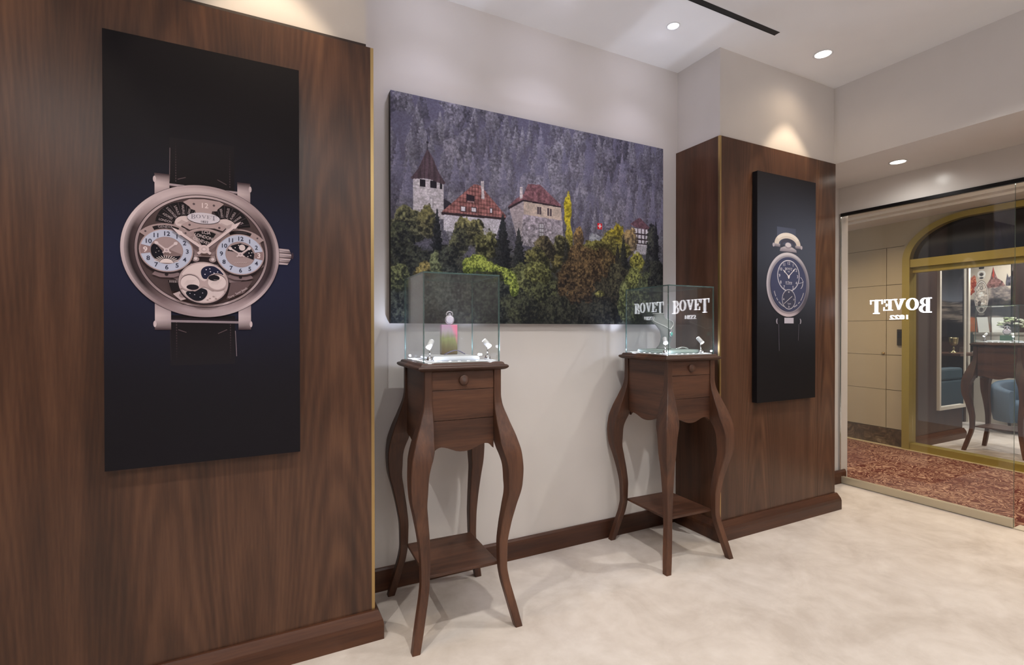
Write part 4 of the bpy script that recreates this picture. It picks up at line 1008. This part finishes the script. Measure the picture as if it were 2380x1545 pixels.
def shop_sign(yc, label, k=1.0, dz=0):
    """letters fixed to the corridor side of the pane, read from outside: mirrored from within"""
    t = thing('shop_sign', label, 'sign', (XG + .0068, yc, 0), 0, 'lit letter signs on the entrance glass')
    b = MB()
    for q in bovet(.44 * k, .118 * k):
        # seen from the corridor +y runs to the right
        b.prism([(x, 1.648 + dz + z) for x, z in q], 0, .010, 'x')
    b.build('lettering', M['sign'], t)
    v, f = font_mesh('1822', .006); b = MB(); h = .034 * k; zn = 1.648 + dz - .167 * k
    vv = [(0, x * h * 1.5, zn + y * h) for x, y in v] + [(.010, x * h * 1.5, zn + y * h) for x, y in v]; n = len(v)
    b.add(vv, [tuple(q) for q in f] + [tuple(n + i for i in q) for q in f])
    from collections import Counter
    ed = Counter(frozenset((q[i], q[(i + 1) % len(q)])) for q in f for i in range(len(q)))
    b.add(vv, [(min(e), max(e), n + max(e), n + min(e)) for e, k in ed.items() if k == 1])
    b.build('numerals', M['sign'], t)
shop_sign(2.215, 'lit white BOVET 1822 lettering on the glass pane next to the right pier')
shop_sign(-.50, 'second lit white BOVET 1822 lettering on the pane beyond the door opening', 1.48, .13)
# ------------------------------------------------------------------ corridor and the shopfront across it
def FX(y, d=0): return 6.6615 + .0785 * (y - 2) + d
def fbox(b, y0, y1, d0, d1, z0, z1, mi=0):
    v = [(FX(y, d), y, z) for z in (z0, z1) for y in (y0, y1) for d in (d0, d1)]
    return b.add(v, [(0, 2, 3, 1), (4, 5, 7, 6), (0, 1, 5, 4), (2, 6, 7, 3), (0, 4, 6, 2), (1, 3, 7, 5)], mi)
b = MB().box(XG, 7.5, -3, 6.5, -.1, -.001)
struct('floor_corridor', b, M['carpet2'])
b = MB(); fbox(b, -2.5, 6.4, -.075, 0, -.05, .004); struct('trim_5', b, mat('pale_stone_strip', '#b7a582', .4))
b = MB(); b.box(XG + .1, 7.6, -3, 6.5, 2.72, 2.8)
for x0, x1, z in ((4.85, 5.3, 2.66), (5.3, 5.42, 2.69)): b.box(x0, x1, -3, 6.5, z, 2.72)
fbox(b, -2.5, 6.4, -.38, 0, 2.665, 2.72); fbox(b, -2.5, 6.4, -.5, -.38, 2.69, 2.72)
struct('ceiling_corridor', b, M['cream'])
# beige joined panels, with a flush service door
zs = [.205, .668, 1.0875, 1.503, 1.928, 2.375]
b = MB(); fbox(b, 3.09, 6.4, .012, .1, 0, 2.72, 1); g = .0032
for z0, z1 in zip(zs, zs[1:]):
    fbox(b, 3.09, 3.304 - g, 0, .013, z0 + g, z1 - g); fbox(b, 3.95 + g, 6.4, 0, .013, z0 + g, z1 - g)
fbox(b, 3.09, 6.4, 0, .013, 2.375 + g, 2.72)
struct('wall_corridor', b, [M['beige'], M['beige_seam']])
dr = tag(bpy.data.objects.new('door_1', None), kind='structure'); COL.objects.link(dr)
b = MB()
for z0, z1 in zip(zs, zs[1:]): fbox(b, 3.304 + g, 3.95 - g, -.002, .0125, z0 + g * .7, z1 - g * .7)
b.build('door_leaf', M['beige'], dr)
b = MB().lathe([(.016, 0), (.016, .012), (.010, .02)], c=(FX(3.335, -.002), 3.335, 1.105), axis=(-1, 0, 0), n=18); b.build('door_lock', M['brass'], dr)
b = MB(); fbox(b, 3.09, 6.4, -.012, .02, 0.004, .2); struct('baseboard_corridor', b, M['marble'])
cr = thing('card_reader', 'slim black card reader on the beige wall beside the gold frame', 'card reader', (FX(3.145), 3.145, 1.3))
MB().box(-.02, -.001, -.034, .034, -.095, .095).build('housing', M['black'], cr, bevel=.004); MB().box(-.0212, -.0198, -.024, .024, .0, .07).build('reader_screen', mat('glossy_screen', '#101015', .1), cr)
# gold arched frame
def archline(yo, ry, rz, n=22):
    q = [(yo, 0), (yo, 1.1), (yo, 2.0)] + [(2.45 + ry * cos(t), 2.19 + rz * sin(t)) for t in [pi / 2 * i / n for i in range(n + 1)]] + [(1.2, 2.19 + rz)]
    return q + [(2.4 - y, z) for y, z in reversed(q[:-1])]
oy, iy = archline(3.112, .662, .462), archline(3.035, .585, .402)
b = MB()
for (ya, za), (yb_, zb) in zip(oy, oy[1:]):
    if min(za, zb) > 2.1: b.add([(FX(ya, -.001), ya, za), (FX(yb_, -.001), yb_, zb), (FX(yb_, -.001), yb_, 2.72), (FX(ya, -.001), ya, 2.72)], [(0, 1, 2, 3)]); b.add([(FX(ya, .1), ya, za), (FX(yb_, .1), yb_, zb), (FX(yb_, .1), yb_, 2.72), (FX(ya, .1), ya, 2.72)], [(0, 1, 2, 3)])
struct('wall_spandrel', b, M['beige'])
fr = tag(bpy.data.objects.new('window_3', None), kind='structure'); COL.objects.link(fr)
b = MB(); lo = [[(FX(o[0], -.05), *o), (FX(i[0], -.05), *i), (FX(i[0], .10), *i), (FX(o[0], .10), *o)] for o, i in zip(oy, iy)]
b.loft(lo); b.build('arched_frame', M['gold'], fr)
b = MB(); fbox(b, -.63, 3.034, -.04, .09, 2.11, 2.20); fbox(b, -.63, 3.034, .02, .1, 2.05, 2.11); b.build('transom_bar', M['gold'], fr)
b = MB(); fbox(b, -.63, 3.034, -.04, .09, 0.004, .075); b.build('sill', M['gold'], fr)
pts = [p for p in iy if p[1] >= 2.189]; pts = [(pts[0][0], 2.195)] + pts + [(pts[-1][0], 2.195)]
b = MB(); n = len(pts); b.add([(FX(p[0], .03), *p) for p in pts] + [(FX(p[0], .04), *p) for p in pts], [tuple(range(n)), tuple(range(2 * n - 1, n - 1, -1))]); b.build('transom_pane', M['glass_dark'], fr)
b = MB(); fbox(b, -.63, 3.034, .03, .038, .075, 2.11); b.build('pane', M['glass'], fr)
# the shop behind
b = MB().box(6.72, 12.2, -2.6, 6.4, -.1, 0); 
for i in range(8): b.v[i] = (FX(b.v[i][1], .02) if b.v[i][0] < 7 else b.v[i][0], b.v[i][1], b.v[i][2])
struct('floor_shop', b, M['carpet'])
b = MB().box(6.9, 12.2, -2.6, 6.4, 2.72, 2.8); struct('ceiling_shop', b, M['ceil'])
b = MB().box(10.6, 10.7, -2.6, 6.4, 0, 2.72); struct('wall_shop_back', b, M['cream'])
b = MB().box(10.3, 10.598, -2.0, 3.305, 0, 2.72); struct('wall_shop_walnut', b, M['far_wood'])
b = MB().box(6.9, 10.6, 6.3, 6.4, 0, 2.72); struct('wall_shop_left', b, M['cream'])
b = MB().box(6.9, 10.6, -2.7, -2.6, 0, 2.72); struct('wall_shop_right', b, M['cream'])
# walnut partition with a cream-framed opening
PY = 3.07
b = MB(); x0, x1, z0, z1 = 7.415, 8.075, .405, 2.6
b.box(6.80, x0, PY, PY + .02, .0, 2.72); b.box(x0, x1, PY, PY + .02, 0, z0); b.box(x0, x1, PY, PY + .02, z1, 2.72)
struct('wall_partition', b, M['far_wood'])
l0 = [(6.80, PY - o, z) for o, z in SK]; l1 = [(x1 + o, PY - o, z) for o, z in SK]; b = MB().loft([l0, l1])
l0 = [(x1 + o, PY - o, z) for o, z in SK]; l1 = [(x1 + o, PY + .02, z) for o, z in SK]; b.loft([l0, l1]); struct('baseboard_partition', b, M['base_wood'])
b = MB(); w = .034
b.box(x0 - .004, x0 + w, PY - .032, PY + .02, z0 - .006, z1); b.box(x1 - .022, x1 + .006, PY - .032, PY - .018, z0 - .006, z1); b.box(x0 + w, x1 - .022, PY - .032, PY + .02, z0 - .006, z0 + w)
o = tag(b.build('picture_frame', M['cream']), 'tall cream frame around the opening in the walnut partition across the corridor', 'frame')
# wall stub with the mountain picture
b = MB().box(9.45, 9.55, 3.57, 6.3, 0, 2.72); struct('wall_shop_stub', b, M['far_wood'])
def mountain():
    root = thing('mountain_picture', 'grey mountain and lake picture behind the goblet, seen through the cream frame', 'picture', (9.41, 3.98, 1.88)); root.rotation_euler.z = -pi / 2
    w, h = .8, 1.2; canvas_box(w, h, .035, root)
    P = Paint(80, 150, w / h); X, V = P.X, P.V; n = fbm(X * 9, V * 14, 4)[..., None]
    sky = np.clip((V - .45) * 3, 0, 1)[..., None]
    P.I[:] = hexa('#6f727c') * (1 - sky) + hexa('#393638') * sky
    m = np.clip((.44 + .1 * fbm(X * 5, X * 0 + 3, 3) - V) * 30, 0, 1)[..., None]
    rk = fbm(X * 6 + V * 4, V * 40, 4)[..., None]; rk = np.clip((rk - .35) * 3, 0, 1)
    P.I[:] = P.I * (1 - m) + m * (hexa('#2b2728') * (1 - rk) + hexa('#8a7d72') * rk)
    m2 = np.clip((.14 + .12 * fbm(X * 6, X * 0 + 9, 3) - V) * 30, 0, 1)[..., None]
    P.I[:] = P.I * (1 - m2) + m2 * hexa('#1f1b1d')
    P.mesh('printed_picture', w, h, M['print'], root, (0, 0, 0), 1.1)
mountain()
# shelf with goblet and tumbler
b = MB().box(8.75, 9.44, 3.35, 4.4, 1.015, 1.05); o = b.build('wall_shelf', M['base_wood'], bevel=.003); tag(o, 'brown wooden shelf carrying the goblet, seen through the cream frame', 'shelf')
gp = (9.03, 3.54, 1.0505)
t = thing('goblet', 'gilded stemmed goblet on the wooden shelf behind the cream frame', 'goblet', gp)
M['gilt'] = mat('aged_gilt', '#a89a72', .25, .85)
MB().lathe([(.05, 0), (.05, .006), (.03, .016), (.014, .03), (.011, .05), (.019, .065), (.011, .08), (.010, .1)], n=28).build('stem', M['gilt'], t)
MB().lathe([(.010, .1), (.03, .108), (.045, .13), (.052, .165), (.054, .205), (.058, .225), (.055, .224), (.05, .165), (.042, .133), (.02, .115)], n=28).build('bowl', M['gilt'], t)
b = MB().lathe([(.032, 0), (.033, .085), (.030, .084), (.029, .012), (.0, .01)], c=(9.25, 3.52, 1.0505), n=24); tag(b.build('tumbler', M['glass']), 'small clear glass tumbler right of the goblet', 'glass')
# sofa seen through the frame
t = thing('sofa', 'dark teal sofa seen through the lower half of the cream frame', 'sofa', (8.2, 3.72, 0))
MB().box(-.55, .52, -.30, .5, .12, .44).build('seat_base', M['teal'], t, bevel=.03)
MB().box(-.55, .52, -.42, -.24, .12, .70).build('backrest', M['tealdark'], t, bevel=.02)
MB().box(-.53, .5, -.42, -.26, .705, .865).build('headrest_cushion', M['tealdark'], t, bevel=.03)
for x in (-.45, .42):
    for y in (-.3, .4): MB().lathe([(.02, 0), (.03, .12)], c=(x, y, 0), n=12).build('leg', M['far_wood'], t)
# tub chair
t = thing('tub_chair', 'slate blue upholstered tub chair behind the far display table', 'armchair', (9.16, 2.74, 0), radians(215))
def ring_shell(r0, r1, a0, a1, z0, zt, n=28):
    b = MB(); L = []
    for i in range(n):
        a = a0 + (a1 - a0) * i / (n - 1); zt_ = zt(a)
        P = lambda r, z: (r * cos(a), r * sin(a), z)
        L.append([P(r0, z0), P(r1 * .93, z0), P(r1, z0 + .15), P(r1, zt_ - .03), P(r1 - .025, zt_), P(r0 + .02, zt_), P(r0, zt_ - .03)])
    return b.loft(L, 0, True)
ring_shell(.30, .41, radians(50), radians(310), .16, lambda a: .62 + .07 * cos((a - pi)) ).build('curved_back', M['blue'], t)
MB().lathe([(.30, .16), (.31, .2), (.3, .38), (.26, .42), (0.01, .43)], n=36).build('seat_cushion', M['blue'], t)
for a in (45, 135, 225, 315): MB().lathe([(.014, 0), (.024, .17)], c=(.25 * cos(radians(a)), .25 * sin(radians(a)), 0), n=12).build('leg', M['far_wood'], t)
# shop back wall: poster, ledge, boards and flowers
def far_poster():
    root = thing('watch_poster', 'colourful watch print with red foliage and mountains in the shop across the corridor', 'poster', (10.26, 3.62, 1.80)); root.rotation_euler.z = -pi / 2
    w, h = .60, 1.30; canvas_box(w, h, .035, root)
    P = Paint(240, 520, w / h); X, V = P.X, P.V; A = w / h
    n = fbm(X * 10, V * 10, 4)[..., None]; U = (X / A)[..., None]; Vv = V[..., None]
    P.I[:] = hexa('#bfb3a6') * (1 - n * .4) + hexa('#e0d3ba') * n * .4
    mt = lambda a, k, s: np.clip((a - V + .12 * (fbm(X * k, X * 0 + s, 3) - .5)) * 40, 0, 1)[..., None]
    P.poly([(.54, .74), (.60, .80), (.655, .945), (.69, .87), (.74, .80), (.84, .76), (.9, .70), (.5, .68)], '#7d5b58', lambda X, V: .35 + 1.3 * fbm(X * 55, V * 55, 3)); P.poly([(.64, .83), (.66, .94), (.68, .86), (.67, .8)], '#b5483c'); P.poly([(.9, .74), (.93, .85), (.96, .80), (1.0, .82), (1.0, .7), (.9, .7)], '#4b4850', lambda X, V: .4 + 1.2 * fbm(X * 60, V * 60, 3))
    m = mt(.70, 14, 2) * np.clip((U - .45) * 6, 0, 1); r = fbm(X * 26, V * 34, 4)[..., None]; P.I[:] = P.I * (1 - m) + m * (hexa('#43404a') * (1 - r) + hexa('#c9b8a8') * r)
    m = mt(.56, 9, 5); P.I[:] = P.I * (1 - m) + m * (hexa('#2c2c36') * (1 - r) + hexa('#5b5552') * r)
    m = mt(.36, 4, 8); rf = np.clip(1.1 - U * 1.5 + (n - .5), 0, 1); P.I[:] = P.I * (1 - m) + m * (hexa('#a59a92') * (1 - rf) + hexa('#d8693a') * rf)
    m = mt(.17, 4, 3); P.I[:] = P.I * (1 - m) + m * hexa('#5e625e')
    for u, v, ru, rv in ((.06, .86, .1, .1), (.1, .76, .13, .08), (.16, .68, .12, .07), (.26, .78, .06, .07), (.05, .7, .08, .09)): P.crown(u * A, v, ru * A, rv, '#9b3b2a', '#f09a6c', u * 61 + v * 17, 60)
    C = lambda u, v, ru, rv, c: P.poly([(u + ru * cos(t), v + rv * sin(t)) for t in [2 * pi * i / 30 for i in range(30)]], c)
    P.poly([(.34, .12), (.5, .12), (.5, .36), (.34, .36)], '#3b3636')
    sw = lambda X, V: .62 + .9 * fbm(X * 60, V * 60, 3)
    CT = lambda u, v, ru, rv, c, tex=None: P.poly([(u + ru * cos(t), v + rv * sin(t)) for t in [2 * pi * i / 40 for i in range(40)]], c, tex)
    CT(.42, .862, .085, .045, '#e9e5df'); CT(.42, .862, .055, .026, '#c2b8ae'); CT(.42, .858, .04, .02, '#4b4644'); P.poly([(.35, .99), (.49, .99), (.47, .925), (.37, .925)], '#2b2728')
    P.poly([(.34, .835), (.5, .835), (.46, .80), (.38, .80)], '#d9d2ca'); CT(.42, .815, .045, .012, '#4b4644')
    CT(.42, .58, .150, .205, '#5d5551'); CT(.42, .58, .143, .198, '#d8cfc6'); CT(.42, .58, .128, .182, '#544c49'); CT(.42, .58, .121, .175, '#b3a79d', sw)
    CT(.42, .69, .028, .022, '#4b4543'); CT(.42, .69, .02, .016, '#c9beb4', sw); CT(.41, .6, .06, .05, '#cfc4ba', sw); CT(.38, .5, .04, .036, '#5b5350', sw); CT(.45, .48, .045, .045, '#cfc5bb', sw); CT(.42, .43, .04, .024, '#4b4542', sw)
    for k in range(24):
        q = 2 * pi * k / 24; P.poly([(.42 + .114 * cos(q) - .004, .58 + .166 * sin(q) - .003), (.42 + .114 * cos(q) + .004, .58 + .166 * sin(q) - .003), (.42 + .114 * cos(q) + .004, .58 + .166 * sin(q) + .003), (.42 + .114 * cos(q) - .004, .58 + .166 * sin(q) + .003)], '#3b3634')
    CT(.42, .372, .07, .016, '#8d847c')
    P.mesh('printed_picture', w, h, M['print'], root, (0, 0, 0), 1.15)
far_poster()
b = MB().box(9.72, 10.24, 2.75, 3.56, .0, 1.315); b.box(9.70, 10.24, 2.74, 3.565, 1.315, 1.345); b.box(9.66, 10.2, 2.74, 3.565, 1.02, 1.06)
o = tag(b.build('display_cabinet', M['cream']), 'cream cabinet with a ledge under the colourful watch print', 'cabinet')
b = MB().box(6.9 + 2.6, 9.56, 3.545, 3.569, .0, 2.72); struct('trim_6', b, M['cream'])
def board(x, y, w, h, rz, tilt, m, label):
    b = MB().box(-w / 2, w / 2, 0, .014, 0, h); o = b.build('display_board', m); o.location = (x, y, 1.3465); o.rotation_euler = (tilt, 0, rz); tag(o, label, 'board', 'tilted boards on the cream cabinet')
M['boardw'] = mat('white_board', '#e0dcd6', .5); board(10.08, 3.40, .14, .24, radians(-62), radians(-18), M['boardw'], 'second white tilted board, half hidden by the flowers across the corridor')
M['boardb'] = mat('beige_board', '#c3ae96', .6)
board(9.80, 3.47, .13, .24, radians(-48), radians(-14), M['boardw'], 'white tilted board at the left of the flowers across the corridor')
board(9.82, 2.90, .17, .21, radians(-110), radians(-14), M['boardb'], 'beige tilted board at the right of the flowers across the corridor')
t = thing('flower_arrangement', 'white and green flower arrangement in a dark bowl on the cream cabinet', 'flowers', (9.86, 3.17, 1.3455))
MB().lathe([(.05, 0), (.075, .03), (.082, .07), (.078, .075), (.05, .04)], n=24).build('bowl', mat('dark_bowl', '#3a3230', .4), t)
rng = random.Random(3)
M['petal'] = mat('ivory_petal', '#dcdcc6', .6); M['petalg'] = mat('pale_green_petal', '#a9b286', .6); M['leaf'] = mat('deep_green_leaf', '#3c4a38', .6)
for i in range(19):
    a = rng.uniform(0, 2 * pi); r = .155 * (i / 19) ** .5; z = .085 + .125 * (1 - (r / .16) ** 2) + rng.uniform(-.02, .02)
    c = Vector((r * cos(a), r * sin(a) * 1.15, z)); b = MB(); s = rng.uniform(.024, .036)
    for ly in range(3):
        for k in range(6):
            q = 2 * pi * k / 6 + ly * .5; o2 = s * (.35 + .3 * ly); tl = .9 - .35 * ly
            b.lathe([(.001, -s * .15), (s * .42, 0), (s * .38, s * .12), (.001, s * .2)], c=tuple(c + Vector((o2 * cos(q), o2 * sin(q), s * (.35 - .18 * ly)))), axis=(cos(q) * (1 - tl), sin(q) * (1 - tl), tl), n=8)
    b.build('flower', M['petal'] if i % 3 else M['petalg'], t)
b = MB()
for i in range(70):
    a = rng.uniform(0, 2 * pi); el = rng.uniform(-.1, 1.0); d = Vector((cos(a) * cos(el), sin(a) * cos(el), sin(el) * .6)); s = d.cross(Vector((0, 0, 1))).normalized() * .022; p = Vector((0, 0, .07)); L = rng.uniform(.11, .17)
    nrm = s.cross(d).normalized() * .003
    b.add([tuple(p + d * .03), tuple(p + d * L * .6 + s + nrm), tuple(p + d * L), tuple(p + d * L * .6 - s + nrm), tuple(p + d * L * .6 - nrm)], [(0, 1, 2), (0, 2, 3), (0, 4, 1), (1, 4, 2), (2, 4, 3), (3, 4, 0)])
tag(b.build('foliage', M['leaf'], t), kind='stuff')
pocket_watch(world(2, -.02, -.03, ZB + .0165 + .061), TB[2][1] - pi / 2 + .3, 'violet white pocket watch on a green block in the case across the corridor', 1.5)
M['green'] = mat('green_lacquer', '#3f6a55', .4)
b = MB().box(-.05, .05, -.035, .035, 0, .06); o = b.build('watch_stand', M['green'], bevel=.004); o.location = world(2, -.02, -.03, ZB + .0165); o.rotation_euler.z = TB[2][1] - pi / 2; tag(o, 'low green block under the violet white watch across the corridor', 'display stand')
b = MB().box(9.95, 10.29, 2.2, 2.72, 1.02, 1.62); o = b.build('storage_box', mat('cream_card', '#d6c6a4', .6), bevel=.004); tag(o, 'cream box against the walnut wall at the right edge of the photo', 'box')
b = MB().box(9.9, 10.29, 1.6, 2.73, 0, 1.0195); tag(b.build('side_cabinet', M['far_wood'], bevel=.003), 'dark walnut cabinet under the cream box across the corridor', 'cabinet')
# ------------------------------------------------------------------ light
def area(x, y, z, r, w, col='#fff1e0', spread=130):
    l = bpy.data.lights.new('downlight', 'AREA'); l.shape = 'DISK'; l.size = r * 2; l.energy = w; l.color = lin(col); l.spread = radians(spread)
    o = bpy.data.objects.new('area_lamp', l); o.location = (x, y, z); COL.objects.link(o); return o
def spotl(x, y, z, w, ang, blend=.5, r=.03, col='#fff1e0', tgt=None):
    l = bpy.data.lights.new('spot', 'SPOT'); l.energy = w; l.spot_size = radians(ang); l.spot_blend = blend; l.shadow_soft_size = r; l.color = lin(col)
    o = bpy.data.objects.new('downlight_beam', l); o.location = (x, y, z); COL.objects.link(o)
    if tgt: o.rotation_euler = (Vector(tgt) - Vector((x, y, z))).to_track_quat('-Z', 'Y').to_euler()
    return o
COOL, WARM, NEU = '#eae8ff', '#ffe6c4', '#f7f6f1'
zc = ZC - .02
# picture washers along the display wall
for x in (.83, 1.555, 2.281): spotl(x, 2.287, zc, 14, 100, 1, .03, COOL, (x, 2.64, 1.3)); spotl(x, 2.287, zc, 3.2, 170, 1, .04, COOL, (x, 2.7, 2.7))
# scallops on the two piers
for x in (3.422, .05, -1.0):
    spotl(x, 2.06 if x > 1 else 2.035, zc, 42, 70, .22, .03, WARM)
    spotl(x, 2.06 if x > 1 else 2.035, zc, 9, 150, 1, .04, WARM)
spotl(4.367, 2.058, ZW - .02, 15, 160, .9, .04, NEU, (4.5, 2.058, 1.6))
spotl(4.367, .6, ZW - .02, 15, 160, .9, .04, NEU, (4.5, .6, 1.6))
# main downlights over the floor in front of the tables
for x, y in ((1.2, 1.02), (3.24, 1.33), (-.6, 1.0)): spotl(x, y, zc, 165, 112, .7, .03, NEU)
for x in (-1.6, .2, 1.8, 3.4):  # added fill lamps in the unseen rear of the room, no fixtures
    for y in (-.7, -1.9): area(x, y, zc, .06, 8, NEU, 175)
# added uplights, unseen behind the camera: soft fill for ceiling and upper walls
for x in (-1.4, .6, 2.6):
    l = bpy.data.lights.new('indirect', 'AREA'); l.shape = 'RECTANGLE'; l.size = 1.5; l.size_y = .25; l.energy = 62; l.color = lin('#eff4fa')
    o = bpy.data.objects.new('fill_uplight', l); o.location = (x, -1.6, 2.55); o.rotation_euler = (pi, 0, 0); COL.objects.link(o)
# added fill lamp without a fixture, brightening the header and corridor ceiling
l = bpy.data.lights.new('corridor_fill', 'AREA'); l.shape = 'RECTANGLE'; l.size = .12; l.size_y = 6; l.energy = 34; l.color = lin('#fff3e2')
o = bpy.data.objects.new('corridor_fill_lamp', l); o.location = (4.93, 1.6, 2.47); o.rotation_euler = (pi, radians(-25), 0); COL.objects.link(o)
# LED dots in the two cases: a cool glow round the case and beams up to the ceiling
def dot(x, y, z, w):
    l = bpy.data.lights.new('led_glow', 'POINT'); l.energy = w; l.color = lin('#e0e8ff'); l.shadow_soft_size = .006
    o = bpy.data.objects.new('led_glow', l); o.location = (x, y, z); COL.objects.link(o)
for k in (0, 1):
    for x, y in ((-.15, -.165), (.15, -.165), (.15, .15), (-.15, .15)):
        dot(*world(k, x, y, ZB + .012), .55)
        q = world(k, x, y, ZB + .012); r = world(k, x * 4, y * 4, 3.2); spotl(*q, 26 if y < 0 else 7, 85, .6, .01, '#e0e8ff', r)
# corridor and the far shop
for y in (4.6, 3.0, 1.4, -.4): area(5.75, y, 2.64, .06, 25, '#ffe6c0', 150)
for x, y in ((7.5, 2.48), (8.8, 2.2), (9.7, 3.2), (8.6, 4.3), (8.0, .5), (9.6, 1.0)): area(x, y, 2.7, .06, 24, NEU, 150)
wd = bpy.data.worlds.new('world'); SC.world = wd; wd.use_nodes = True
wd.node_tree.nodes['Background'].inputs[0].default_value = (.9, .93, 1, 1); wd.node_tree.nodes['Background'].inputs[1].default_value = .55
vs = SC.view_settings; vs.view_transform = 'Standard'; vs.look = 'None'; vs.gamma = 1; vs.exposure = -0.5; vs.use_curve_mapping = False
SC.cycles.max_bounces = 10; SC.cycles.transparent_max_bounces = 24; SC.cycles.diffuse_bounces = 5; SC.cycles.caustics_reflective = False; SC.cycles.caustics_refractive = False; SC.cycles.sample_clamp_indirect = 4
